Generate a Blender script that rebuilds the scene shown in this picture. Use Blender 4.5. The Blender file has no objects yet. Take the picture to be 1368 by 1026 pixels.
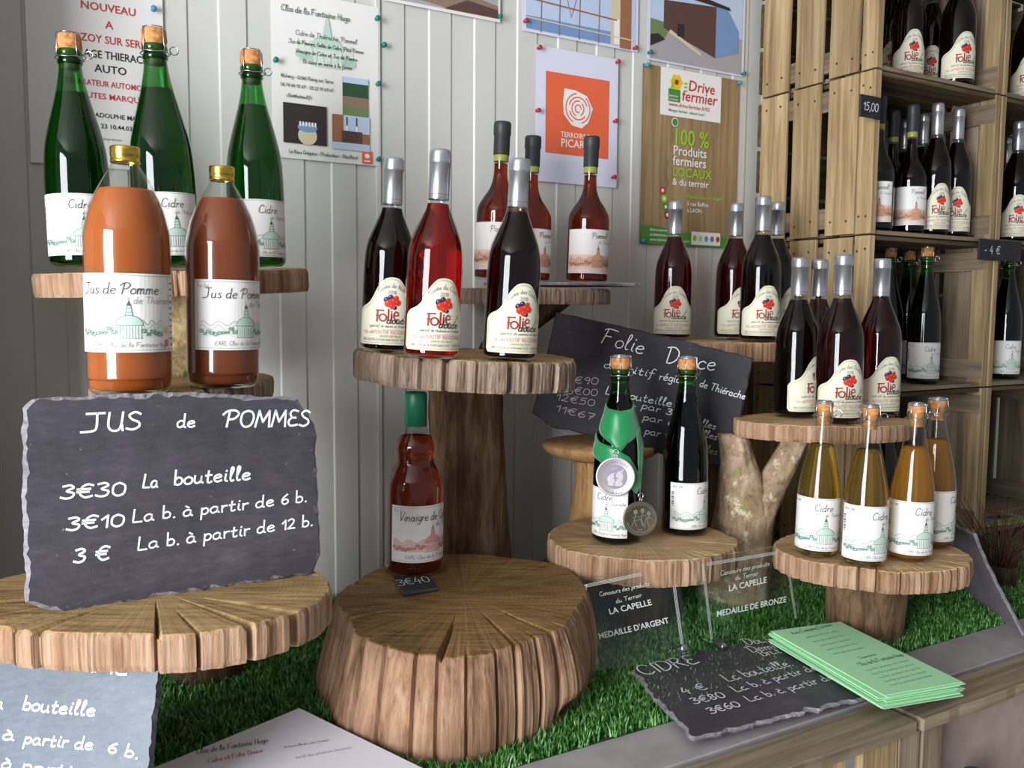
import bpy, bmesh, math, random
from mathutils import Vector, Matrix, noise
D = bpy.data
SC = bpy.context.scene
COL = SC.collection
R = math.radians
random.seed(7)

# ------------------------------------------------------------------ camera, world, light, exposure
EYE = 1.38
FPX, CX, CY = 1180.0, 684.0, 513.0
YAW, PIT, ROLL = R(30.1), R(4.9), R(0.4)
fw = Vector((math.sin(YAW)*math.cos(PIT), math.cos(YAW)*math.cos(PIT), -math.sin(PIT)))
rt0 = Vector((math.cos(YAW), -math.sin(YAW), 0)); up0 = rt0.cross(fw)
rt = rt0*math.cos(ROLL) + up0*math.sin(ROLL); up = up0*math.cos(ROLL) - rt0*math.sin(ROLL)
CAM = Vector((0, 0, EYE))
cam_d = D.cameras.new('camera'); cam = D.objects.new('camera', cam_d); COL.objects.link(cam)
cam.matrix_world = Matrix(((rt.x, up.x, -fw.x, 0), (rt.y, up.y, -fw.y, 0), (rt.z, up.z, -fw.z, EYE), (0, 0, 0, 1)))
cam_d.sensor_width = 36.0; cam_d.lens = 36.0*FPX/1368.0; cam_d.clip_start = 0.02
SC.camera = cam
w = D.worlds.new('world'); SC.world = w; w.use_nodes = True
w.node_tree.nodes['Background'].inputs[0].default_value = (0.86, 0.93, 1.0, 1)
w.node_tree.nodes['Background'].inputs[1].default_value = 0.30
def area(name, loc, target, sx, sy, power, col):
    l = D.lights.new(name, 'AREA'); l.shape = 'RECTANGLE'; l.size = sx; l.size_y = sy; l.energy = power; l.color = col
    o = D.objects.new(name, l); COL.objects.link(o); o.location = loc
    o.rotation_euler = (Vector(target)-Vector(loc)).to_track_quat('-Z', 'Y').to_euler()
    return o
area('doorway_daylight', (-2.45, -0.62, 1.45), (0.8, 1.2, 1.2), 1.45, 2.2, 195, (0.93, 0.97, 1.0))
SC.view_settings.view_transform = 'Standard'; SC.view_settings.look = 'None'
SC.view_settings.gamma = 1.0; SC.view_settings.use_curve_mapping = False
SC.view_settings.exposure = 0.14
SC.cycles.sample_clamp_indirect = 3.0
SC.cycles.max_bounces = 14; SC.cycles.transmission_bounces = 12; SC.cycles.transparent_max_bounces = 24

def ray(px, py): return fw*FPX + rt*(px-CX) - up*(py-CY)
def dep(px, py, d): return CAM + ray(px, py)/FPX*d
def onz(px, py, z):
    r = ray(px, py); return CAM + r*((z-EYE)/r.z)
def ony(px, py, y):
    r = ray(px, py); return CAM + r*(y/r.y)

# ------------------------------------------------------------------ materials
def lin(c):
    c = c/255.0
    return c/12.92 if c <= 0.04045 else ((c+0.055)/1.055)**2.4
def rgb(r, g, b, a=1): return (lin(r), lin(g), lin(b), a)
MATS = {}
class NT:
    def __init__(s, name):
        s.m = D.materials.new(name); s.m.use_nodes = True; s.t = s.m.node_tree
        s.t.nodes.clear(); s.out = s.t.nodes.new('ShaderNodeOutputMaterial')
        MATS[name] = s.m
    def n(s, typ, **kw):
        nd = s.t.nodes.new('ShaderNode'+typ)
        for k, v in kw.items():
            if k.startswith('_'): setattr(nd, k[1:], v)
            else:
                key = int(k[1:]) if k[0] == 'i' and k[1:].isdigit() else k.replace('__', ' ')
                if isinstance(v, bpy.types.NodeSocket): s.t.links.new(v, nd.inputs[key])
                else: nd.inputs[key].default_value = v
        return nd
    def ramp(s, fac, stops):
        r = s.n('ValToRGB', i0=fac)
        e = r.color_ramp.elements
        e[0].position, e[0].color = stops[0]; e[1].position, e[1].color = stops[-1]
        for p, c in stops[1:-1]:
            x = e.new(p); x.color = c
        return r.outputs[0]
    def surf(s, sh): s.t.links.new(sh, s.out.inputs[0])
def bsdf(nt, **kw):
    p = nt.n('BsdfPrincipled')
    for k, v in kw.items():
        key = k.replace('__', ' ')
        if isinstance(v, bpy.types.NodeSocket): nt.t.links.new(v, p.inputs[key])
        else: p.inputs[key].default_value = v
    return p.outputs[0]
def flat(name, col, rough=0.6, metal=0.0, coat=0.0, noise_amt=0.0, spec=0.5, nscale=25.0):
    if name in MATS: return MATS[name]
    nt = NT(name)
    kw = dict(Roughness=rough, Metallic=metal, Coat__Weight=coat, Specular__IOR__Level=spec)
    if noise_amt:
        tc = nt.n('TexCoord'); ns = nt.n('TexNoise', Vector=tc.outputs['Object'], Scale=nscale, Detail=5.0)
        a = tuple(max(0, c*(1-noise_amt)) for c in col[:3])+(1,); b = tuple(min(1, c*(1+noise_amt)) for c in col[:3])+(1,)
        kw['Base__Color'] = nt.ramp(ns.outputs['Fac'], [(0.3, a), (0.7, b)])
    else: kw['Base__Color'] = col
    nt.surf(bsdf(nt, **kw)); return MATS[name]
def bump(nt, h, strength, dist): return nt.n('Bump', Height=h, Strength=strength, Distance=dist).outputs[0]

def mat_grain(name, axis, c0, c1, c2, knots=True, fine=1.0):
    """sawn board: grain runs along one axis"""
    nt = NT(name); tc = nt.n('TexCoord'); oi = nt.n('ObjectInfo')
    off = nt.n('VectorMath', _operation='SCALE', i0=oi.outputs['Location']); off.inputs['Scale'].default_value = 3.7
    add = nt.n('VectorMath', _operation='ADD', i0=tc.outputs['Object'], i1=off.outputs[0])
    rn = nt.n('CombineXYZ', X=oi.outputs['Random'], Y=oi.outputs['Random'])
    r2 = nt.n('VectorMath', _operation='SCALE', i0=rn.outputs[0]); r2.inputs['Scale'].default_value = 9.0
    add2 = nt.n('VectorMath', _operation='ADD', i0=add.outputs[0], i1=r2.outputs[0])
    s = [70*fine]*3; s[axis] = 3.0
    mp = nt.n('Mapping', Vector=add2.outputs[0], Scale=s)
    n1 = nt.n('TexNoise', Vector=mp.outputs[0], Scale=1.0, Detail=7.0, Roughness=0.62, Distortion=0.6)
    s2 = [9.0]*3; s2[axis] = 3.0
    mp2 = nt.n('Mapping', Vector=add2.outputs[0], Scale=s2)
    n2 = nt.n('TexNoise', Vector=mp2.outputs[0], Scale=1.0, Detail=4.0)
    ca = nt.ramp(n1.outputs['Fac'], [(0.28, c0), (0.5, c1), (0.72, c2)])
    cb = nt.ramp(n2.outputs['Fac'], [(0.30, (0.62, 0.58, 0.54, 1)), (0.55, (1, 1, 1, 1))])
    mx = nt.n('MixRGB', _blend_type='MULTIPLY', Fac=0.7, Color1=ca, Color2=cb)
    vr = nt.n('MapRange', i0=oi.outputs['Random'], i3=0.75, i4=1.12)
    hs = nt.n('HueSaturation', Color=mx.outputs[0], Value=vr.outputs[0])
    nt.surf(bsdf(nt, Base__Color=hs.outputs[0], Roughness=0.8, Specular__IOR__Level=0.25, Normal=bump(nt, n1.outputs['Fac'], 0.5, 0.003)))
    return nt.m
CR = (rgb(132, 108, 78), rgb(172, 146, 108), rgb(202, 178, 140))
CRT = (rgb(98, 84, 68), rgb(136, 120, 100), rgb(160, 144, 122))  # worn timber; also paints shade onto boards inside the rack crates
CRD = (rgb(62, 50, 36), rgb(98, 80, 58), rgb(126, 106, 80))  # crate tops and backs: interior shade put into the wood colour
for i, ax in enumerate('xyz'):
    mat_grain('crate_wood_'+ax, i, *CR); mat_grain('worn_shaded_wood_'+ax, i, *CRT); mat_grain('shade_wood_'+ax, i, *CRD)

mat_grain('kraft_print', 2, rgb(136, 112, 80), rgb(160, 134, 98), rgb(178, 152, 116), fine=1.3)
def mat_endgrain(name, c0, c1, c2, ring=55.0, dirt=0.6):
    nt = NT(name); tc = nt.n('TexCoord')
    n0 = nt.n('TexNoise', Vector=tc.outputs['Object'], Scale=5.0, Detail=3.0)
    wv = nt.n('TexWave', _wave_type='RINGS', _rings_direction='Z', Vector=tc.outputs['Object'], Scale=ring, Distortion=9.0, Detail=4.0, Detail__Scale=2.5, Detail__Roughness=0.7)
    # radial rays
    sp = nt.n('SeparateXYZ', i0=tc.outputs['Object'])
    an = nt.n('Math', _operation='ARCTAN2', i0=sp.outputs[1], i1=sp.outputs[0])
    an2 = nt.n('Math', _operation='MULTIPLY', i0=an.outputs[0], i1=14.0)
    cv = nt.n('CombineXYZ', X=an2.outputs[0], Y=n0.outputs['Fac'])
    n2 = nt.n('TexNoise', Vector=cv.outputs[0], Scale=1.6, Detail=6.0, Roughness=0.7)
    mps = nt.n('Mapping', Vector=tc.outputs['Object'], Scale=(14, 130, 20), Rotation=(0, 0, 0.5))
    n3 = nt.n('TexNoise', Vector=mps.outputs[0], Scale=1.0, Detail=5.0)
    f = nt.n('Math', _operation='MULTIPLY', i0=wv.outputs['Fac'], i1=0.045)
    f2 = nt.n('Math', _operation='MULTIPLY_ADD', i0=n2.outputs['Fac'], i1=0.50, i2=f.outputs[0])
    f3 = nt.n('Math', _operation='MULTIPLY_ADD', i0=n3.outputs['Fac'], i1=0.42, i2=f2.outputs[0])
    ca = nt.ramp(f3.outputs[0], [(0.34, c0), (0.50, c1), (0.66, c2)])
    cb = nt.ramp(n0.outputs['Fac'], [(0.35, (dirt, dirt*0.95, dirt*0.85, 1)), (0.62, (1, 1, 1, 1))])
    mx = nt.n('MixRGB', _blend_type='MULTIPLY', Fac=0.8, Color1=ca, Color2=cb)
    nt.surf(bsdf(nt, Base__Color=mx.outputs[0], Roughness=0.75, Specular__IOR__Level=0.3, Normal=bump(nt, f3.outputs[0], 0.3, 0.0006)))
    return nt.m
def mat_bark(name, cols, sc=(55, 55, 4), moss=None, bstr=0.7, spots=None, fine=0.8):
    nt = NT(name); tc = nt.n('TexCoord')
    mp = nt.n('Mapping', Vector=tc.outputs['Object'], Scale=sc)
    n1 = nt.n('TexNoise', Vector=mp.outputs[0], Scale=1.0, Detail=9.0, Roughness=0.68, Distortion=0.4)
    n2 = nt.n('TexNoise', Vector=tc.outputs['Object'], Scale=11.0, Detail=5.0)
    ca = nt.ramp(n1.outputs['Fac'], [(0.22, cols[0]), (0.42, cols[1]), (0.58, cols[2]), (0.8, cols[3])])
    cb = nt.ramp(n2.outputs['Fac'], [(0.3, (0.6, 0.55, 0.5, 1)), (0.62, (1.0, 1.0, 1.0, 1))])
    col = nt.n('MixRGB', _blend_type='MULTIPLY', Fac=0.6, Color1=ca, Color2=cb).outputs[0]
    if fine:
        mpf = nt.n('Mapping', Vector=tc.outputs['Object'], Scale=(sc[0]*4, sc[1]*4, sc[2]*3))
        nf = nt.n('TexNoise', Vector=mpf.outputs[0], Scale=1.0, Detail=5.0, Roughness=0.6)
        cf = nt.ramp(nf.outputs['Fac'], [(0.30, (0.45, 0.40, 0.36, 1)), (0.46, (1, 1, 1, 1))])
        col = nt.n('MixRGB', _blend_type='MULTIPLY', Fac=fine, Color1=col, Color2=cf).outputs[0]
    for q in (moss, spots):
        if q:
            n3 = nt.n('TexNoise', Vector=tc.outputs['Object'], Scale=q[1], Detail=6.0, Roughness=0.7)
            m = nt.ramp(n3.outputs['Fac'], [(q[2], (0, 0, 0, 1)), (q[2]+0.07, (1, 1, 1, 1))])
            col = nt.n('MixRGB', Fac=m, Color1=col, Color2=q[0]).outputs[0]
    nt.surf(bsdf(nt, Base__Color=col, Roughness=0.85, Specular__IOR__Level=0.2, Normal=bump(nt, n1.outputs['Fac'], bstr, 0.006)))
    return nt.m
mat_endgrain('slice_top_tan', rgb(112, 84, 52), rgb(176, 145, 100), rgb(206, 178, 130))
mat_endgrain('slice_top_brown', rgb(84, 60, 34), rgb(146, 112, 70), rgb(180, 146, 98), ring=42)
mat_endgrain('slice_top_pale', rgb(150, 116, 78), rgb(196, 164, 122), rgb(220, 192, 150), ring=70, dirt=0.8)
PINK = [rgb(84, 58, 40), rgb(158, 122, 94), rgb(190, 156, 130), rgb(212, 186, 162)]
mat_bark('slice_side_pink', PINK, (60, 60, 3.0))
mat_bark('stump_side', [rgb(70, 46, 32), rgb(138, 104, 80), rgb(168, 134, 108), rgb(194, 166, 140)], (42, 42, 1.6))
mat_bark('slice_side_grey', [rgb(80, 58, 44), rgb(136, 114, 98), rgb(166, 146, 130), rgb(194, 176, 158)], (110, 110, 9))
mat_bark('bark_dark', [rgb(26, 18, 12), rgb(64, 48, 34), rgb(92, 72, 52), rgb(120, 100, 74)], (38, 38, 5), moss=(rgb(58, 74, 24), 7, 0.62))
mat_bark('bark_brown', [rgb(48, 32, 22), rgb(96, 72, 52), rgb(130, 104, 80), rgb(156, 132, 106)], (45, 45, 6), moss=(rgb(80, 90, 40), 9, 0.68))
mat_bark('bark_lichen', [rgb(110, 88, 66), rgb(152, 128, 102), rgb(184, 160, 134), rgb(208, 188, 162)], (30, 30, 22),
         moss=(rgb(128, 134, 72), 16, 0.60), spots=(rgb(206, 192, 170), 34, 0.55), bstr=0.6)
mat_bark('bark_mossy', [rgb(80, 64, 40), rgb(128, 108, 76), rgb(176, 152, 112), rgb(214, 190, 150)], (30, 30, 30),
         moss=(rgb(62, 78, 26), 14, 0.50))
mat_bark('smooth_timber', [rgb(130, 92, 56), rgb(176, 134, 88), rgb(196, 156, 108), rgb(214, 178, 130)], (40, 40, 3), bstr=0.2)

def mat_slate(name, c0, c1, c2, rough=0.55, spec=0.5):
    nt = NT(name); tc = nt.n('TexCoord')
    n1 = nt.n('TexNoise', Vector=tc.outputs['Object'], Scale=9.0, Detail=8.0, Roughness=0.65)
    mp = nt.n('Mapping', Vector=tc.outputs['Object'], Scale=(20, 20, 70), Rotation=(0, 0.35, 0))
    n2 = nt.n('TexNoise', Vector=mp.outputs[0], Scale=2.0, Detail=8.0, Roughness=0.75)
    f = nt.n('Math', _operation='MULTIPLY_ADD', i0=n2.outputs['Fac'], i1=0.5, i2=nt.n('Math', _operation='MULTIPLY', i0=n1.outputs['Fac'], i1=0.5).outputs[0])
    ca = nt.ramp(f.outputs[0], [(0.36, c0), (0.52, c1), (0.68, c2)])
    # chalk dust and tiny chips
    n3 = nt.n('TexNoise', Vector=tc.outputs['Object'], Scale=150.0, Detail=2.0)
    m = nt.ramp(n3.outputs['Fac'], [(0.69, (0, 0, 0, 1)), (0.80, (0.5, 0.5, 0.5, 1))])
    col = nt.n('MixRGB', Fac=m, Color1=ca, Color2=rgb(150, 145, 150)).outputs[0]
    nt.surf(bsdf(nt, Base__Color=col, Roughness=rough, Specular__IOR__Level=spec, Normal=bump(nt, f.outputs[0], 0.35, 0.003)))
    return nt.m
mat_slate('slate', rgb(46, 43, 50), rgb(66, 62, 71), rgb(88, 83, 93))
mat_slate('slate_black', rgb(34, 33, 37), rgb(46, 44, 49), rgb(60, 57, 63), rough=0.65, spec=0.3)
mat_slate('slate_lit', rgb(104, 98, 106), rgb(128, 121, 129), rgb(150, 144, 150))  # paler copy of the slate, light on its face put into the colour
mat_slate('slate_edge', rgb(92, 88, 96), rgb(136, 132, 138), rgb(184, 180, 184), rough=0.6)
mat_slate('slate_sky_tint', rgb(74, 82, 94), rgb(92, 101, 114), rgb(112, 120, 134), rough=0.4, spec=0.5)

def glass_shell(name, tint, ior=1.5):
    nt = NT(name)
    bf = nt.n('NewGeometry'); io = nt.n('MapRange', i0=bf.outputs['Backfacing'], i3=ior, i4=1.0/ior)
    fr = nt.n('Fresnel', IOR=io.outputs[0])
    tr = nt.n('BsdfTransparent', Color=tint); gl = nt.n('BsdfGlossy', Color=(1, 1, 1, 1), Roughness=0.015)
    mx = nt.n('MixShader', Fac=fr.outputs[0], i1=tr.outputs[0], i2=gl.outputs[0])
    nt.surf(mx.outputs[0]); return nt.m
glass_shell('clear_glass', (0.93, 0.95, 0.94, 1))
glass_shell('green_glass', (0.16, 0.50, 0.17, 1))
glass_shell('smoky_glass', (0.80, 0.84, 0.74, 1))
glass_shell('acrylic', (0.94, 0.965, 0.95, 1), 1.45)
def liquid(name, col, ior=1.34, diff=None, dmix=0.0, transl=0.5):
    nt = NT(name)
    g = nt.n('BsdfRefraction', Color=col, Roughness=0.03, IOR=ior).outputs[0]
    if dmix > 0:
        d = nt.n('BsdfDiffuse', Color=diff).outputs[0]; t = nt.n('BsdfTranslucent', Color=diff).outputs[0]
        dd = nt.n('MixShader', Fac=transl, i1=d, i2=t).outputs[0]
        g = nt.n('MixShader', Fac=dmix, i1=g, i2=dd).outputs[0]
    nt.surf(g); return nt.m
liquid('wine_black', (0.16, 0.012, 0.014, 1), diff=(0.012, 0.003, 0.003, 1), dmix=0.4)
liquid('wine_dark', (0.42, 0.035, 0.03, 1), diff=(0.04, 0.004, 0.004, 1), dmix=0.25)
liquid('wine_red', (0.88, 0.095, 0.05, 1), diff=(0.25, 0.010, 0.006, 1), dmix=0.12)
liquid('pommel_amber', (0.66, 0.18, 0.055, 1), diff=(0.06, 0.014, 0.005, 1), dmix=0.15)
liquid('cider_green', (0.30, 0.62, 0.20, 1), diff=(0.02, 0.07, 0.012, 1), dmix=0.2)
liquid('cider_gold', (0.97, 0.80, 0.36, 1), diff=(0.55, 0.36, 0.07, 1), dmix=0.16)
liquid('cider_orange', (0.96, 0.68, 0.22, 1), diff=(0.62, 0.32, 0.05, 1), dmix=0.4)
for nm, c_ in (('juice_orange', (0.40, 0.105, 0.018, 1)), ('juice_brown', (0.23, 0.055, 0.016, 1))):
    nt = NT(nm); nt.surf(bsdf(nt, Base__Color=c_, Roughness=0.3, Subsurface__Weight=1.0, Subsurface__Radius=(1.0, 0.45, 0.2), Subsurface__Scale=0.03, Specular__IOR__Level=0.2))
liquid('vinegar_red', (0.92, 0.30, 0.12, 1), diff=(0.26, 0.045, 0.018, 1), dmix=0.4)

flat('paper_white', rgb(232, 228, 226), 0.6); flat('paper_cream', rgb(226, 222, 200), 0.6)
flat('ink_black', rgb(40, 38, 44)); flat('ink_grey', rgb(120, 118, 122)); flat('ink_green', rgb(66, 96, 84)); flat('wash_green', rgb(186, 210, 196))
flat('wash_green_pale', rgb(218, 224, 216)); flat('ink_pink', rgb(186, 110, 110)); flat('wash_pink', rgb(214, 150, 146)); flat('wash_pink_pale', rgb(224, 190, 186))
flat('ink_brown', rgb(130, 84, 62)); flat('wash_orange', rgb(206, 156, 126)); flat('wash_orange_pale', rgb(222, 196, 176))
flat('ink_red', rgb(180, 40, 30)); flat('ink_wine', rgb(150, 40, 34)); flat('berry_red', rgb(206, 44, 26)); flat('berry_dark', rgb(44, 36, 66)); flat('ink_gold', rgb(168, 150, 100))
flat('poster_red', rgb(196, 60, 56)); flat('orange_square', rgb(232, 104, 66)); flat('print_white', rgb(240, 238, 236)); flat('poster_lilac', rgb(222, 222, 240), 0.5)
flat('drive_green', rgb(150, 204, 40)); flat('drive_green_dark', rgb(74, 140, 50)); flat('leaf_yellow', rgb(240, 200, 40))
flat('photo_sky', rgb(190, 205, 232)); flat('photo_blue', rgb(120, 150, 196)); flat('photo_brown', rgb(92, 62, 58)); flat('photo_dark', rgb(52, 40, 42)); flat('photo_grass', rgb(112, 132, 84))
flat('photo_field', rgb(140, 118, 100)); flat('photo_road', rgb(170, 164, 168)); flat('photo_wood', rgb(156, 104, 72)); flat('photo_tree', rgb(44, 78, 50)); flat('photo_cream', rgb(214, 200, 170))
flat('kraft_wood', rgb(164, 138, 102)); flat('kraft_wood_dark', rgb(138, 112, 82)); flat('chalk', rgb(236, 236, 240), 0.9); flat('chalk_green', rgb(150, 170, 110), 0.9); flat('chalk_dim', rgb(178, 170, 172), 0.9)
flat('cork', rgb(196, 134, 78), 0.8, noise_amt=0.45, nscale=190); flat('wire', rgb(196, 196, 200), 0.25, 1.0); flat('silver_foil', rgb(196, 198, 204), 0.28, 0.85)
flat('foil_line', rgb(170, 50, 60), 0.4); flat('black_foil', rgb(44, 46, 50), 0.5); flat('gold_metal', rgb(214, 180, 84), 0.25, 1.0); flat('green_cap', rgb(20, 110, 76), 0.4)
flat('silver_medal', rgb(214, 206, 206), 0.35, 0.9); flat('medal_field', rgb(150, 140, 156), 0.4, 0.6); flat('bronze_medal', rgb(118, 108, 92), 0.35, 0.9); flat('bronze_relief', rgb(196, 188, 168), 0.3, 0.9)
flat('green_sheet', rgb(172, 228, 178), 0.7); flat('white_sheet', rgb(238, 236, 250), 0.7); flat('etch', rgb(222, 226, 224), 0.6); flat('steel', rgb(170, 170, 172), 0.3, 1.0)
flat('pin_teal', rgb(20, 120, 110), 0.35); flat('pin_red', rgb(180, 40, 50), 0.35); flat('pin_blue', rgb(60, 150, 190), 0.35); flat('nail', rgb(60, 52, 48), 0.5, 0.5)
flat('turf_backing', rgb(22, 48, 20), 0.9); flat('painted_board', rgb(166, 158, 160), 0.6, noise_amt=0.12); flat('floor_grey', rgb(120, 114, 108), 0.7, noise_amt=0.15)
flat('ceiling_paint', rgb(206, 204, 200), 0.8); flat('dark_blue_foil', rgb(50, 56, 72), 0.4); flat('shade_block_brown', rgb(92, 80, 68), 0.6, noise_amt=0.2); flat('reed', rgb(74, 42, 28), 0.8, noise_amt=0.4); flat('reed_green', rgb(60, 84, 38), 0.8)
flat('brochure_green', rgb(156, 176, 112), 0.5)
nt = NT('ribbon_green'); nt.surf(bsdf(nt, Base__Color=rgb(14, 128, 70), Roughness=0.35, Sheen__Weight=0.5))
nt = NT('cladding'); tc = nt.n('TexCoord'); mp = nt.n('Mapping', Vector=tc.outputs['Object'], Scale=(3, 3, 1.2))
ns = nt.n('TexNoise', Vector=mp.outputs[0], Scale=1.5, Detail=4.0)
nt.surf(bsdf(nt, Base__Color=nt.ramp(ns.outputs['Fac'], [(0.3, rgb(200, 198, 192)), (0.7, rgb(212, 210, 205))]), Roughness=0.42, Specular__IOR__Level=0.4))
nt = NT('blade')
oi = nt.n('NewGeometry'); nz = nt.n('TexNoise', Scale=120.0, Detail=1.0, Vector=nt.n('TexCoord').outputs['Object'])
nt.surf(bsdf(nt, Base__Color=nt.ramp(nz.outputs['Fac'], [(0.35, rgb(32, 88, 26)), (0.5, rgb(66, 134, 48)), (0.64, rgb(140, 188, 110))]), Roughness=0.35))

# ------------------------------------------------------------------ mesh helpers
def tag(o, label=None, cat=None, group=None, kind=None):
    if label: o['label'] = label
    if cat: o['category'] = cat
    if group: o['group'] = group
    if kind: o['kind'] = kind
    return o
def empty(name, loc=(0, 0, 0), rz=0.0, label=None, cat=None, group=None):
    o = D.objects.new(name, None); COL.objects.link(o); o.location = loc; o.rotation_euler = (0, 0, rz); o.empty_display_size = 0.05
    return tag(o, label, cat, group)
class MB:
    def __init__(s): s.v = []; s.f = []; s.mi = []; s.sm = []
    def add(s, vs, fs, mi=0, sm=False):
        b = len(s.v); s.v.extend([tuple(v) for v in vs])
        for f in fs: s.f.append(tuple(b+i for i in f)); s.mi.append(mi); s.sm.append(sm)
        return s
    def box(s, c, d, mi=0, rot=None, jit=0.0, segs=1, axis=0, bev=0.0012):
        """box with chamfered long edges, jittered along its length"""
        o = [i for i in range(3) if i != axis]
        hx, hy = d[o[0]]/2, d[o[1]]/2; b = min(bev, hx*0.4, hy*0.4)
        prof = [(-hx+b, -hy), (hx-b, -hy), (hx, -hy+b), (hx, hy-b), (hx-b, hy), (-hx+b, hy), (-hx, hy-b), (-hx, -hy+b)]
        vs = []; fs = []
        for k in range(segs+1):
            a = -d[axis]/2+d[axis]*k/segs; j0 = random.uniform(-jit, jit); j1 = random.uniform(-jit, jit)
            for (p, q) in prof:
                v = [0, 0, 0]; v[axis] = a; v[o[0]] = p+(j0 if p > 0 else j1); v[o[1]] = q
                v = Vector(v)
                if rot: v = rot @ v
                vs.append(v+Vector(c))
        for k in range(segs):
            for i in range(8):
                a, bb = k*8+i, k*8+(i+1) % 8
                fs.append((a, bb, bb+8, a+8))
        fs.append(tuple(range(7, -1, -1))); fs.append(tuple(segs*8+i for i in range(8)))
        return s.add(vs, fs, mi)
    def lathe(s, prof, seg=40, mi=0, c=(0, 0, 0), sm=True, ridges=0.0):
        vs = []; fs = []
        for (r, z) in prof:
            for i in range(seg):
                a = 2*math.pi*i/seg; rr = r*(1+(ridges if i % 2 else 0)) if r > 0 else 0
                vs.append((c[0]+rr*math.sin(a), c[1]-rr*math.cos(a), c[2]+z))
        for k in range(len(prof)-1):
            for i in range(seg):
                j = (i+1) % seg
                fs.append((k*seg+i, k*seg+j, (k+1)*seg+j, (k+1)*seg+i))
        return s.add(vs, fs, mi, sm)
    def tube(s, pts, r, seg=6, mi=0, closed=False, sm=True):
        pts = [Vector(p) for p in pts]; vs = []; fs = []; n = len(pts)
        for k, p in enumerate(pts):
            t = (pts[(k+1) % n]-pts[k-1]) if closed else (pts[min(k+1, n-1)]-pts[max(k-1, 0)])
            t.normalize(); a = Vector((0, 0, 1)) if abs(t.z) < 0.9 else Vector((1, 0, 0))
            u = t.cross(a).normalized(); v = t.cross(u)
            rr = r[k] if isinstance(r, (list, tuple)) else r
            for i in range(seg):
                an = 2*math.pi*i/seg; vs.append(p+u*rr*math.cos(an)+v*rr*math.sin(an))
        for k in range(n if closed else n-1):
            for i in range(seg):
                j = (i+1) % seg; k2 = (k+1) % n
                fs.append((k*seg+i, k*seg+j, k2*seg+j, k2*seg+i))
        if not closed: fs.append(tuple(range(seg-1, -1, -1))); fs.append(tuple((n-1)*seg+i for i in range(seg)))
        return s.add(vs, fs, mi, sm)
    def build(s, name, mats, parent=None, fix=True):
        me = D.meshes.new(name); me.from_pydata(s.v, [], s.f)
        for m in (mats if isinstance(mats, (list, tuple)) else [mats]): me.materials.append(MATS[m])
        me.polygons.foreach_set('material_index', s.mi); me.polygons.foreach_set('use_smooth', s.sm)
        me.update()
        if fix:
            bm = bmesh.new(); bm.from_mesh(me); bmesh.ops.recalc_face_normals(bm, faces=bm.faces); bm.to_mesh(me); bm.free()
        o = D.objects.new(name, me); COL.objects.link(o); o.parent = parent
        return o
def copy_tree(o, parent=None):
    c = o.copy(); COL.objects.link(c); c.parent = parent
    for ch in o.children: copy_tree(ch, c)
    return c
def pose(o, org, xdir, updir):
    """local x along xdir, local z roughly along updir, -y is the face"""
    x = Vector(xdir).normalized(); z = Vector(updir); z = (z-x*z.dot(x)).normalized(); y = z.cross(x)
    org = Vector(org)
    o.matrix_world = Matrix(((x.x, y.x, z.x, org.x), (x.y, y.y, z.y, org.y), (x.z, y.z, z.z, org.z), (0, 0, 0, 1)))

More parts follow.
